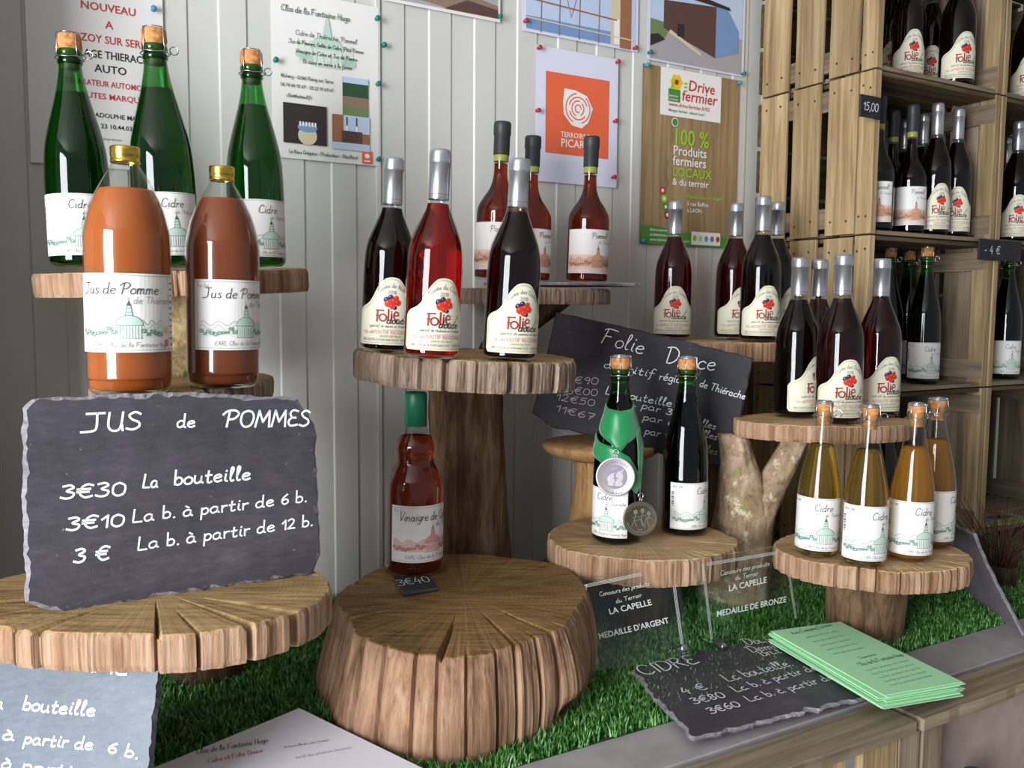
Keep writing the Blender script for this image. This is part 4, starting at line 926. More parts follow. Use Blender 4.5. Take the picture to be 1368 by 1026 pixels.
def dr_clos(a, W, H):
    q = W/158.0
    def X(px): return (px-352)*q
    def Z(py): return H-(py+8)*(H/228.0)
    church(a, X(432), Z(90), 0.100, 'wash_green', 'wash_green', 'wash_green_pale', 0.055, 0.05, 0.0004)
    a.pen('Clos de la Fontaine Hugo', X(366), Z(20), 0.0105, 0.0012, 'ink_green', 6, 0.12)
    for (t, x, y, h) in (('Cidre de Thiérache, Pommel', 386, 50, .0085), ('Jus de Pommes, Gelée de Cidre, Pâté Pomme', 376, 62, .0065), ('Vinaigre de Cidre et Jus de Pomme', 386, 74, .0068), ('Et aussi en vente à la ferme', 396, 87, .0068),
        ('Wuhery - 02360 Rozoy sur Serre', 364, 110, .0064), ('06 74 64 92 67 - 03 23 97 69 47', 364, 122, .0066), ('clos@hotmail.fr', 372, 136, .0064), ('Le Roux Grégoire - Producteur - Récoltant', 374, 213, .0064)):
        w0 = a.penw(t, h); a.pen(t, X(x), Z(y), h, 0.0008, 'ink_black', 6, 0.12, wide=min(1.0, (W-(x-352)*q-0.014)/w0))
    # three photographs
    def ph(x0, y0, x1, y1, bg): a.rect(X(x0), Z(y1), X(x1), Z(y0), bg, 6, 6); return X(x0), Z(y1), X(x1)-X(x0), Z(y0)-Z(y1)
    x, y, w_, h_ = ph(454, 98, 493, 152, 'photo_field'); a.rect(x, y+h_*.5, x+w_, y+h_, 'photo_tree', 7, 3); a.rect(x, y+h_*.85, x+w_, y+h_, 'photo_sky', 8, 3); a.rect(x, y, x+w_, y+h_*.22, 'photo_grass', 7, 3)
    x, y, w_, h_ = ph(367, 144, 430, 199, 'photo_dark'); a.disc(x+w_*.55, y+h_*.22, w_*.22, h_*.24, 'photo_cream', 7); a.disc(x+w_*.55, y+h_*.42, w_*.23, h_*.12, 'photo_blue', 8)
    for k in range(6): a.rect(x+w_*(.36+k*.07), y+h_*.45, x+w_*(.40+k*.07), y+h_*.56, 'print_white', 9)
    x, y, w_, h_ = ph(438, 152, 495, 201, 'photo_wood'); a.rect(x+w_*.3, y+h_*.5, x+w_, y+h_, 'photo_sky', 7); a.rect(x, y, x+w_, y+h_*.2, 'photo_sky', 7); a.rect(x+w_*.25, y+h_*.22, x+w_*.8, y+h_*.55, 'photo_brown', 8)
    for rr in range(3):
        for k in range(5-rr): a.disc(x+w_*(.34+k*.09+rr*.045), y+h_*(.29+rr*.1), .0016, .0016, 'ink_black', 9, 8)
    for k in (.36, .62): a.rect(x+w_*k, y+h_*.55, x+w_*(k+.06), y+h_*.72, 'print_white', 9); a.rect(x+w_*(k+.01), y+h_*.7, x+w_*(k+.04), y+h_*.95, 'ink_black', 10)
    x, y, w_, h_ = ph(483, 200, 499, 218, 'orange_square'); a.disc(x+w_*.5, y+h_*.6, w_*.25, h_*.2, 'print_white', 7, 10); a.rect(x+w_*.2, y+h_*.15, x+w_*.8, y+h_*.25, 'print_white', 7)
poster('white cider farm poster with green church and three photographs', (0.430, 1.645), 0.200, 0.290, dr_clos, 'paper_white', [(0.196, 0.268), (0.197, 0.150), (0.197, 0.012), (0.006, 0.166)], 'pin_teal')
def rose(a, cx_, cy, s):
    a.poly([(cx_-.92*s, cy+1.0*s), (cx_-.2*s, cy+.98*s), (cx_+.6*s, cy+.75*s), (cx_+1.0*s, cy+.1*s), (cx_+.7*s, cy-.7*s), (cx_+.25*s, cy-1.05*s), (cx_-.4*s, cy-.95*s), (cx_-.95*s, cy-.4*s), (cx_-1.0*s, cy+.3*s)], 'print_white', 3)
    for r0, a0, a1 in ((.82, 100, 250), (.80, -70, 60), (.62, 20, 170), (.60, 200, 330), (.42, 80, 250), (.38, -60, 60), (.2, 0, 300)):
        a.line([(cx_+r0*s*math.cos(R(t)), cy+r0*s*math.sin(R(t))) for t in range(a0, a1, 12)], s*0.07, 'orange_square', 4)
def dr_picardie(a, W, H):
    a.rect(0.024, 0.060, 0.186, 0.226, 'orange_square', 1, 8)
    rose(a, 0.105, 0.158, 0.038)
    a.type('TERROIRS DE', 0.062, 0.096, 0.0155, 'print_white', 3, 0, 0.92); a.type('PICARDIE', 0.062, 0.076, 0.0235, 'print_white', 3, 0, 0.95)
poster('white poster with orange square and white rose emblem', (0.975, 1.645), 0.210, 0.275, dr_picardie, 'poster_lilac', [(0.004, 0.268), (0.204, 0.268), (0.002, 0.142), (0.200, 0.142), (0.198, 0.022)], 'pin_red')
def dr_drive(a, W, H):
    a.rect(0.05, 0.290, 0.232, 0.395, 'print_white', 2, 6)
    a.rect(0.073, 0.322, 0.108, 0.350, 'drive_green_dark', 3); a.type('bienvenue', 0.075, 0.333, 0.0065, 'print_white', 4); a.type('à la ferme', 0.075, 0.325, 0.0065, 'print_white', 4)
    for k in range(6): a.disc(0.096+.010*math.cos(k*1.05), 0.366+.010*math.sin(k*1.05), .008, .008, 'leaf_yellow', 3, 10)
    a.disc(0.096, 0.366, .006, .006, 'ink_red', 4, 10); a.poly([(.078, .350), (.090, .352), (.086, .372)], 'drive_green', 4)
    for k in range(3): a.rect(.118, .348+k*.008, .128, .352+k*.008, 'drive_green', 4)
    a.type('Drive', 0.130, 0.352, 0.034, 'poster_red', 4, 0.12, 1.05); a.type('fermier', 0.112, 0.328, 0.034, 'poster_red', 4, 0.12, 1.05)
    a.type('www.drive-fermier.fr/02', 0.074, 0.312, 0.0125, 'poster_red', 4, 0, 1.0); a.type('Mangez fermier, cliquez local !', 0.074, 0.300, 0.009, 'drive_green_dark', 4)
    a.disc(.094, .277, .010, .010, 'print_white', 3); a.disc(.094, .277, .008, .008, 'drive_green_dark', 4)
    a.type('100 %', 0.088, 0.228, 0.052, 'drive_green', 4, 0, 0.86)
    a.type('Produits', 0.090, 0.205, 0.030, 'print_white', 4); a.type('fermiers', 0.090, 0.182, 0.030, 'print_white', 4); a.type('LOCAUX', 0.090, 0.157, 0.029, 'drive_green', 4); a.type('& du terroir', 0.090, 0.137, 0.022, 'print_white', 4)
    for k, m in enumerate(('poster_red', 'drive_green', 'drive_green_dark', 'ink_wine')): a.disc(.062+k*.005, .122-k*.018, .009, .009, m, 4, 14); a.disc(.062+k*.005, .122-k*.018, .004, .004, 'print_white', 5, 10)
    a.line([(.075, .19), (.068, .16), (.078, .140), (.070, .13)], .004, 'photo_field', 3); a.line([(.10, .285), (.085, .265), (.088, .235)], .005, 'photo_field', 2)
    a.type('Rendez-vous au magasin', 0.135, 0.110, 0.0115, 'drive_green', 4); a.type('5 rue Buffon', 0.135, 0.093, 0.013, 'print_white', 4); a.type('à LAON', 0.135, 0.078, 0.013, 'print_white', 4)
    n = 14
    for i in range(n):
        f = lambda u: 0.040-0.014*u/W+0.004*math.sin(u*40)
        u0, u1 = W*i/n, W*(i+1)/n; a.poly([(u0, 0), (u1, 0), (u1, f(u1)), (u0, f(u0))], 'drive_green_dark', 3)
    for k, t in enumerate(('Retrouvez-nous sur', 'et bienvenue à la ferme', 'www.bienvenue-a-la-ferme.com')): a.type(t, 0.028, 0.030-k*0.011, 0.009, 'print_white', 5)
    a.rect(0.150, 0.004, 0.240, 0.034, 'print_white', 5, 3)
    for k, m in enumerate(('drive_green', 'wash_green', 'photo_blue', 'ink_grey', 'poster_red')): a.disc(.160+k*.018, .019, .006, .007, m, 6, 10)
poster('tall wood-look farm shop poster with lime green 100 % lettering', (1.252, 1.527), 0.290, 0.395, dr_drive, 'kraft_print', [(0.006, 0.390), (0.283, 0.388), (0.004, 0.006), (0.280, 0.006)], 'pin_blue')
def dr_ph1(a, W, H):
    a.rect(0.006, 0.006, W-0.006, H, 'photo_road', 1, 6); a.poly([(0.006, 0.02), (W*.6, 0.006), (W-.006, 0.006), (W-.006, 0.03), (W*.5, 0.05), (.006, .06)], 'photo_field', 2)
    a.poly([(0.006, .055), (W*.6, .04), (W-.006, .045), (W-.006, .2), (.006, .2)], 'photo_cream', 3); a.poly([(W*.5, 0.006), (W-.006, 0.006), (W-.006, 0.022), (W*.7, .03)], 'photo_brown', 3)
poster('pinned landscape photograph above the wall joint, cropped at the top', (0.640, 1.950), 0.250, 0.17, dr_ph1, 'paper_white', [(0.004, 0.010), (0.246, 0.010)], 'pin_teal', cat='photograph', name='photograph')
def dr_ph2(a, W, H):
    a.rect(0.010, 0.006, W-0.008, H, 'photo_sky', 1, 8); a.rect(0.010, 0.006, W-.05, 0.032, 'photo_blue', 2, 4); a.rect(W-.075, .006, W-.05, H, 'photo_cream', 3); a.rect(W-.05, 0.002, W-.02, H, 'photo_wood', 3); a.rect(W-.066, 0.008, W-.052, .06, 'print_white', 4)
    for x in (.045, .09, .14, .19): a.line([(x, .004), (x+.004, H)], .0022, 'photo_field', 4)
    a.line([(.02, .066), (W-.06, .058)], .003, 'photo_wood', 4); a.line([(.07, H), (.12, .045), (.17, H)], .003, 'photo_wood', 4); a.line([(.01, .028), (W-.01, .022)], .0025, 'photo_cream', 4)
poster('pinned photograph of a steel frame barn above the orange rose poster', (0.940, 1.943), 0.297, 0.20, dr_ph2, 'poster_lilac', [(0.006, 0.018), (0.285, 0.006)], 'pin_red', cat='photograph', name='photograph')
def dr_ph3(a, W, H):
    a.rect(0.008, 0.004, W-0.008, H, 'photo_road', 1, 8); a.rect(.008, .085, W-.008, H, 'photo_sky', 2, 6); a.poly([(.008, .04), (.05, .055), (.07, .085), (.008, .09)], 'photo_grass', 3)
    a.poly([(.045, .074), (.20, .030), (.20, .145), (.045, .135)], 'photo_brown', 4); a.poly([(.20, .030), (W-.02, .052), (W-.02, .10), (.235, .145), (.20, .145)], 'photo_blue', 4)
    a.poly([(.06, .066), (.155, .028), (.158, .034), (.064, .074)], 'photo_cream', 5); a.rect(.085, .062, .105, .09, 'ink_black', 5); a.poly([(.03, .135), (.12, .165), (.24, .150), (.245, .143), (.12, .150)], 'photo_dark', 5)
    a.poly([(.008, .03), (.05, .05), (.03, .06), (.008, .055)], 'photo_dark', 5)
poster('pinned photograph of a dark barn above the wood-look poster', (1.262, 1.932), 0.292, 0.20, dr_ph3, 'poster_lilac', [(0.004, 0.014), (0.286, 0.006)], 'pin_teal', cat='photograph', name='photograph')
pp = MB(); pp.lathe([(0, 0), (0.0035, 0), (0.0028, 0.003), (0.0026, 0.005), (0.0046, 0.0075), (0.0048, 0.010), (0, 0.012)], 14)
q = ony(510, 62, WY); o = pp.build('push_pin', 'pin_teal'); o.location = (q.x, WY-0.005, q.z); o.rotation_euler = (R(90), 0, 0); tag(o, 'lone dark teal push pin in the white wall beside the joint', 'push pin')
# ------------------------------------------------------------------ crates of the wall rack
def crate(ix, x0, x1, z0, z1, label):
    y0, y1 = 1.25, 1.585; cx_, cy_, cz = (x0+x1)/2, (y0+y1)/2, z0
    c = empty('wooden_crate', (cx_, cy_, cz), label=label, cat='crate', group='stacked crates against the wall')
    P = lambda x, y, z: (x-cx_, y-cy_, z-cz)
    rn = random.Random(ix); H = z1-z0; h2 = (z0+z1)/2
    j = lambda s=0.0012: rn.uniform(-s, s)
    # left end, seen from outside: three slats over two battens, and the heavier corner post
    for side, xs, xb in ((0, x0+0.0045, x0+0.014), (1, x1-0.0045, x1-0.014)):
        for (ya, yb) in ((1.492, 1.573), (1.395, 1.472), (1.296, 1.373)):
            if side == 1: ya, yb = ya+rn.uniform(-0.004, 0.004), yb+rn.uniform(-0.004, 0.004)
            board('end_slat', c, P(xs, (ya+yb)/2+j(), h2+j()), (0.008, yb-ya, H-0.006), 2, 'worn_shaded_wood_' if (side == 1 or ix > 10) else 'crate_wood_', segs=5, jit=0.0008, rot=(j(.006), 0, 0))
        for zz in (z0+0.042, z1-0.042):
            board('batten', c, P(xb, 1.415, zz), (0.010, 0.325, 0.045), 1, 'worn_shaded_wood_', segs=3)
        board('corner_post', c, P(x0+0.009 if side == 0 else x1-0.009, 1.2705, h2), (0.018, 0.039, H-0.004), 2, segs=5, jit=0.0008, rot=(j(.004), 0, 0))
    if ix < 10:
        for (ya, yb) in ((1.492, 1.573), (1.395, 1.472), (1.296, 1.373), (1.256, 1.286)):
            for zz in (z0+0.034, z1-0.034):
                for yy in (ya+0.22*(yb-ya), yb-0.22*(yb-ya)):
                    if 'nail' not in D.meshes:
                        mb = MB(); mb.lathe([(0, 0), (0.0026, 0), (0.0022, 0.0012), (0, 0.0014)], 8); n_ = mb.build('nail', 'nail', c)
                    else: n_ = D.objects.new('nail', D.meshes['nail']); COL.objects.link(n_); n_.parent = c
                    n_.location = P(x0+0.0002, yy+j(.003), zz+j(.005)); n_.rotation_euler = (0, R(-90), 0)
    for (ya, yb) in ((1.2555, 1.345), (1.362, 1.455), (1.472, 1.573)):
        board('bottom_board', c, P(cx_, (ya+yb)/2, z0+0.006), (x1-x0-0.038, yb-ya, 0.009), 0, 'worn_shaded_wood_', segs=6, jit=0.0008)  # darker boards, crate shade painted into the colour
        board('top_board', c, P(cx_, (ya+yb)/2, z1-0.006), (x1-x0-0.038, yb-ya, 0.009), 0, 'shade_wood_', segs=6, jit=0.0008)
    for k in range(3):
        zz = z0+H*(0.18+0.32*k); board('back_slat', c, P(cx_, 1.578, zz), (x1-x0-0.002, 0.008, H*0.29), 0, 'shade_wood_')  # shade at the back of the crate is in the slat colour
    return c
ZL = [0.836, 1.200, 1.541, 1.882, 2.223]
names = ['lowest crate of the near rack column, behind the bare slate', 'crate of the near rack column holding green cork-stopped cider bottles', 'crate with the 15,00 tag, holding black-capped and aperitif bottles', 'topmost near crate holding aperitif bottles above the 15,00 tag']
for i in range(4): crate(i+1, 1.594, 2.034, ZL[i], ZL[i+1], names[i])
names = ['lowest crate of the far rack column with the green brochure', 'far crate below the 4€ tag, holding green cider bottles', 'far crate above the 4€ tag, holding aperitif bottles', 'topmost far crate at the picture edge with aperitif bottles']
for i in range(4): crate(i+11, 2.040, 2.480, ZL[i], ZL[i+1], names[i])
def tagslate(cp, px0, py0, px1, py1, txt, label, y=1.2485):
    p0 = ony(px0, py1, y); p1 = ony(px1, py0, y); root = empty('price_tag', (p0.x, y-0.006, p0.z), label=label, cat='price tag'); M = root.matrix_world.copy()
    M = Matrix.Translation((p0.x, y-0.006, p0.z)); w_, h_ = p1.x-p0.x, p1.z-p0.z
    mb, ms = slate_mesh([(0, 0), (w_, 0), (w_, h_), (0, h_)], 0.0045, 5, 0.001, ('slate_black', 'slate_black')); mb.build('stone', ms, root)
    a = Art(); hh = h_*0.45; a.pen(txt, w_*0.12, h_*0.32, hh, 0.0016, 'chalk', 2, 0.1, wide=min(1.3, w_*0.76/a.penw(txt, hh))); a.build('chalk_writing', root, plane_map())
    return root
tagslate(None, 1146, 131, 1174, 156, '15,00', 'small black price tag reading 15,00 on the near crate post', y=1.2480)
tagslate(None, 1304, 323, 1362, 347, '- 4 €', 'small black price tag reading 4€ where the rack columns meet', y=1.2480)

# ------------------------------------------------------------------ bottles
def sm(prof, k=4):
    out = crom(prof, k); return [(max(0.0, p[0]), p[1]) for p in out]
PR = {
'champ': sm([(0.034, 0.0), (0.040, 0.004), (0.042, 0.012), (0.042, 0.06), (0.042, 0.115), (0.0395, 0.158), (0.034, 0.186), (0.0275, 0.211), (0.0205, 0.238), (0.0162, 0.260), (0.0145, 0.276), (0.0142, 0.286)]),
'burg': sm([(0.034, 0.0), (0.0385, 0.004), (0.0405, 0.014), (0.0405, 0.07), (0.0402, 0.135), (0.0375, 0.163), (0.0315, 0.181), (0.0240, 0.199), (0.0180, 0.214), (0.0153, 0.230), (0.0145, 0.260), (0.0145, 0.288)]),
'pommel': sm([(0.036, 0.0), (0.041, 0.004), (0.0425, 0.012), (0.0425, 0.07), (0.0425, 0.120), (0.0400, 0.136), (0.0320, 0.151), (0.0220, 0.166), (0.0160, 0.182), (0.0138, 0.200), (0.0135, 0.235), (0.0135, 0.282)]),
'juice': sm([(0.043, 0.0), (0.048, 0.005), (0.0505, 0.018), (0.051, 0.03), (0.0515, 0.12), (0.0522, 0.190), (0.0495, 0.212), (0.0430, 0.237), (0.0335, 0.258), (0.0230, 0.277), (0.0165, 0.289), (0.0160, 0.302)]),
'vinegar': sm([(0.038, 0.0), (0.0445, 0.005), (0.0465, 0.016), (0.0465, 0.08), (0.0465, 0.132), (0.0445, 0.148), (0.0380, 0.164), (0.0315, 0.178), (0.0318, 0.190), (0.0335, 0.199), (0.0300, 0.212), (0.0228, 0.226), (0.0168, 0.240), (0.0160, 0.270)]),
'small': sm([(0.028, 0.0), (0.0330, 0.003), (0.0345, 0.010), (0.0345, 0.05), (0.0345, 0.096), (0.0322, 0.122), (0.0275, 0.147), (0.0220, 0.172), (0.0168, 0.194), (0.0136, 0.212), (0.0125, 0.226), (0.0122, 0.236)]),
}
def rad(kind, z):
    P = PR[kind]
    for i in range(len(P)-1):
        if P[i][1] <= z <= P[i+1][1]: t = (z-P[i][1])/max(1e-9, P[i+1][1]-P[i][1]); return P[i][0]+(P[i+1][0]-P[i][0])*t
    return P[-1][0]
def cage(parent, zt, zb, rt, rb, loop=0.0):
    mb = MB(); wr_ = 0.00085
    for k in range(4):
        a = math.pi/4+k*math.pi/2; c_, s_ = math.cos(a), math.sin(a)
        mb.tube([(rt*0.75*c_, rt*0.75*s_, zt+0.0006), (rt*1.02*c_, rt*1.02*s_, zt-0.001), (rb*1.0*c_, rb*1.0*s_, (zt+zb)/2), (rb*1.08*c_, rb*1.08*s_, zb)], wr_, 5)
    mb.tube([(rb*1.08*math.cos(t*math.pi/12), rb*1.08*math.sin(t*math.pi/12), zb+0.0008*math.sin(t*1.3)) for t in range(24)], wr_, 5, closed=True)
    mb.tube([(rt*0.75*math.cos(t*math.pi/8), rt*0.75*math.sin(t*math.pi/8), zt+0.0004) for t in range(16)], wr_, 5, closed=True)
    l = 0.0055
    mb.tube([(rb*1.08+0.001+l*0.8+l*math.cos(t*math.pi/7), 0.002, zb+0.006+l*math.sin(t*math.pi/7)) for t in range(14)], wr_, 5, closed=True)
    mb.tube([(rb*1.05, 0.0, zb), (rb*1.05+0.002, 0.001, zb+0.004)], wr_*1.6, 5)
    return mb.build('wire_cage', 'wire', parent)
def paper(art, u0, u1, v0, v1, mat='paper_white'): art.rect(u0, v0, u1, v1, mat, 0, 28)
def lab_cider(a, pal=('ink_green', 'wash_green', 'wash_green_pale'), v0=0.013, v1=0.096, wd=0.105, small=False):
    H = v1-v0; w_ = wd/2; paper(a, -w_, w_, v0, v1)
    for q in (0.02, 0.98): a.rect(-w_, v0+H*q-0.0002, w_, v0+H*q+0.0002, pal[0], 2, 28)
    church(a, 0.016, v0+0.13*H, 0.55*H, pal[0], pal[1], pal[2], 0.062, 0.034)
    a.pen('Cidre', -0.003, v0+0.76*H, 0.0115, 0.0008, 'ink_black', 6, 0.2); a.pen('de Thiérache', 0.014, v0+0.66*H, 0.0055, 0.0004, 'ink_grey', 6, 0.2)
    a.pen('EARL Clos de la Fontaine Hugo', -0.012, v0+0.05*H, 0.0042, 0.0004, 'ink_grey', 6, 0.2)
    a.pen('Brut  2018', -w_+0.006, v0+0.90*H, 0.0038, 0.0004, 'ink_grey', 6, 0.1)
    for k in range(9): a.rect(-w_+0.003, v0+H*(0.50+0.035*k), -w_+0.008, v0+H*(0.50+0.035*k)+0.0007+0.0006*(k % 3), 'ink_black', 5)
def lab_juice(a, txt, pal, v0, v1, ua, ub, cut=True):
    H = v1-v0; paper(a, ua, ub, v0, v1)
    for q in (0.03, 0.97): a.rect(ua, v0+H*q-0.0002, ub, v0+H*q+0.0002, pal[0], 2, 28)
    church(a, 0.0, v0+0.17*H, 0.53*H, pal[0], pal[1], pal[2], 0.066, 0.042)
    w0 = a.penw(txt, 0.0135); a.pen(txt, ua+0.015, v0+0.74*H, 0.0135, 0.0010, 'ink_black', 6, 0.2, wide=min(1.15, 0.098/w0))
    a.pen('de Thiérache', 0.005, v0+0.62*H, 0.0085, 0.0006, 'ink_grey', 6, 0.2, wide=1.1); a.pen('EARL Clos de la Fontaine Hugo', -0.045, v0+0.07*H, 0.0058, 0.0005, 'ink_grey', 6, 0.2, wide=1.1)
    if cut:
        a.rect(0.047, v0+0.07*H, 0.053, v0+0.16*H, 'orange_square', 6); a.disc(0.050, v0+0.28*H, .0028, .0045, 'leaf_yellow', 6); a.rect(0.0555, v0, 0.0559, v1, pal[0], 3)
        for k in range(11): a.rect(0.059, v0+H*(0.08+0.08*k), 0.066, v0+H*(0.08+0.08*k)+0.0022, 'ink_grey', 6)
    a.pen('Pur Jus', ua+0.006, v0+0.89*H, 0.0045, 0.0004, 'ink_grey', 6, 0.1)
def lab_pommel(a, v0=0.018, v1=0.104):
    H = v1-v0; w_ = 0.052; paper(a, -w_, w_, v0, v1)
    a.pen('Pommel', 0.000, v0+0.80*H, 0.0105, 0.0008, 'ink_black', 6, 0.2); a.pen('de Thiérache', 0.014, v0+0.68*H, 0.0055, 0.0004, 'ink_grey', 6, 0.2)
    a.rect(-w_, v0+0.10*H, w_, v0+0.42*H, 'wash_orange_pale', 1, 28); church(a, 0.014, v0+0.13*H, 0.52*H, 'ink_brown', 'wash_orange', 'wash_orange', 0.062, 0.036)
    for k in range(3): a.rect(-w_+0.004, v0+0.03*H+k*0.0024, w_-0.004, v0+0.03*H+k*0.0024+0.0006, 'wash_pink', 5, 20)
FT = crom([(0, .114), (.009, .1125), (.0156, .107), (.023, .097), (.030, .083), (.038, .074), (.048, .0695), (.054, .066), (.0585, .060)], 3)
def ftop(t):
    t = abs(t)
    for i in range(len(FT)-1):
        if FT[i][0] <= t <= FT[i+1][0]: return FT[i][1]+(FT[i+1][1]-FT[i][1])*(t-FT[i][0])/max(1e-9, FT[i+1][0]-FT[i][0])
    return FT[-1][1]
def lab_folie(a, cuvee, script, mat='paper_cream'):
    n = 60; w_ = 0.0585; us = [-w_+2*w_*i/n for i in range(n+1)]
    bot = lambda u: 0.012+(max(0, abs(u)-0.0525)**2)*160
    vs = [];
    for u in us: vs += [(u, bot(u)), (u, ftop(u))]
    a.raw(vs, [(2*i, 2*i+2, 2*i+3, 2*i+1) for i in range(n)], mat, 0)
    for ins, wd in ((0.0026, 0.0007), (0.0042, 0.0003)):
        k = (w_-ins)/w_
        loop = [(u*k, 0.0115+ins+(ftop(u)-0.0115-2*ins)*1.0) for u in us]+[(u*k, bot(u)+ins) for u in reversed(us)]
        a.line(loop+[loop[0]], wd, 'ink_gold', 2)
    w0 = a.penw(cuvee, 0.0062); a.pen(cuvee, 0.0, 0.1015, 0.0062, 0.0006, 'ink_grey', 5, 0.0, arc=0.030, wide=1.0) if False else None
    # arched title centred over the hump
    q = 0.0062; cx_ = -w0/2; sc = 1.0
    c2 = Art(); c2.pen(cuvee, 0, 0, q, 0.0006, 'ink_grey', 5, 0.0)
    rr = 0.026
    for mi_ in [0]:
        vs2 = [(rr and ((rr+y)*math.sin((x-w0/2)/rr), 0.0725+(rr+y)*math.cos((x-w0/2)/rr))) for (x, y, l) in c2.v]
        a.raw(vs2, c2.f, 'ink_grey', 5)
    a.pen('2018', -0.0065, 0.0885, 0.0066, 0.0005, 'ink_grey', 5, 0.0)
    for (x, y, r, m) in ((-.008, .080, .0046, 'berry_dark'), (-.002, .084, .0040, 'berry_dark'), (-.0055, .0745, .0055, 'berry_red'), (.0025, .078, .0052, 'berry_red'), (.0085, .076, .0048, 'berry_red'), (.0005, .0705, .0045, 'berry_red'), (.006, .083, .0038, 'berry_red'), (.0045, .0685, .0032, 'berry_dark')):
        a.disc(x, y, r, r, m, 5 if m == 'berry_dark' else 6, 12)
        a.disc(x-r*.3, y+r*.3, r*.28, r*.28, 'orange_square' if m == 'berry_red' else 'photo_blue', 7, 8)
    F = 'ink_wine'
    a.line([(-.0225, .0635), (-.0120, .0640)], .0022, F, 6); a.line([(-.0205, .0640), (-.0212, .0475)], .0026, F, 6); a.line([(-.0225, .0560), (-.0165, .0560)], .0020, F, 6)
    a.line([(-.0125+.0052*math.cos(R(t)), .0530+.0052*math.sin(R(t))) for t in range(0, 361, 20)], .0024, F, 6)
    a.line([(-.0045, .0655), (-.0045, .0490)], .0024, F, 6); a.line([(.0000, .0590), (.0000, .0490)], .0024, F, 6); a.disc(.0000, .0620, .0013, .0013, F, 6, 8)
    a.line([(.0035, .0560), (.0105, .0570), (.0098, .0610), (.0060, .0625), (.0036, .0590), (.0036, .0535), (.0065, .0500), (.0105, .0510)], .0022, F, 6)
    if 'Noël' in cuvee: a.disc(.033, .083, .0105, .0105, 'berry_dark', 6, 20)
    a.pen('douce', -.0070, .0445, .0105, .0014, 'ink_black', 8, 0.25, wide=1.15); a.line([(.016, .050), (.021, .054), (.025, .060), (.029, .058), (.025, .0605), (.026, .0635)], .0009, 'ink_black', 7)
    a.pen(script, -.0330, .0385, .0042, .0004, 'ink_black', 5, 0.25, wide=min(1.5, 0.066/a.penw(script, .0042)))
    a.type('APERITIF REGIONAL', 0.002, .0285, .0080, 'wash_pink', 5, 0, 0.92, True); a.type('15% vol', -.046, .0285, .0060, 'wash_pink', 5); a.type('75 cl', .040, .0285, .0060, 'wash_pink', 5)
    a.line([(-.012, .0350), (.018, .0350)], .0003, 'ink_grey', 4); a.type('SANTE DE FRUIT', 0.0, .0235, .0045, 'ink_gold', 5, 0, 1, True)
    a.rect(-.050, .0215, .050, .0218, 'ink_gold', 4, 20); a.type('EARL CLOS DE LA FONTAINE HUGO - ROZOY SUR SERRE', 0, .0180, .0040, 'ink_grey', 5, 0, 0.9, True)
LIQ = {}
def glass_parts(kind, root, glass, liq, level, seg=44, zbot=0.003):
    P = PR[kind]
    mb = MB(); mb.lathe([(0, 0.0025)]+[(P[0][0]*0.6, 0.001)]+P, seg); mb.build('glass', glass, root)
    inner = [(max(0.001, r-0.0016), z) for r, z in P if 0.006 < z < level]
    mb = MB(); mb.lathe([(0, zbot+0.002), (inner[0][0]*0.85, zbot+0.002)]+inner+[(max(0.001, rad(kind, level)-0.0016), level), (0, level)], seg); mb.build('liquid', liq, root)
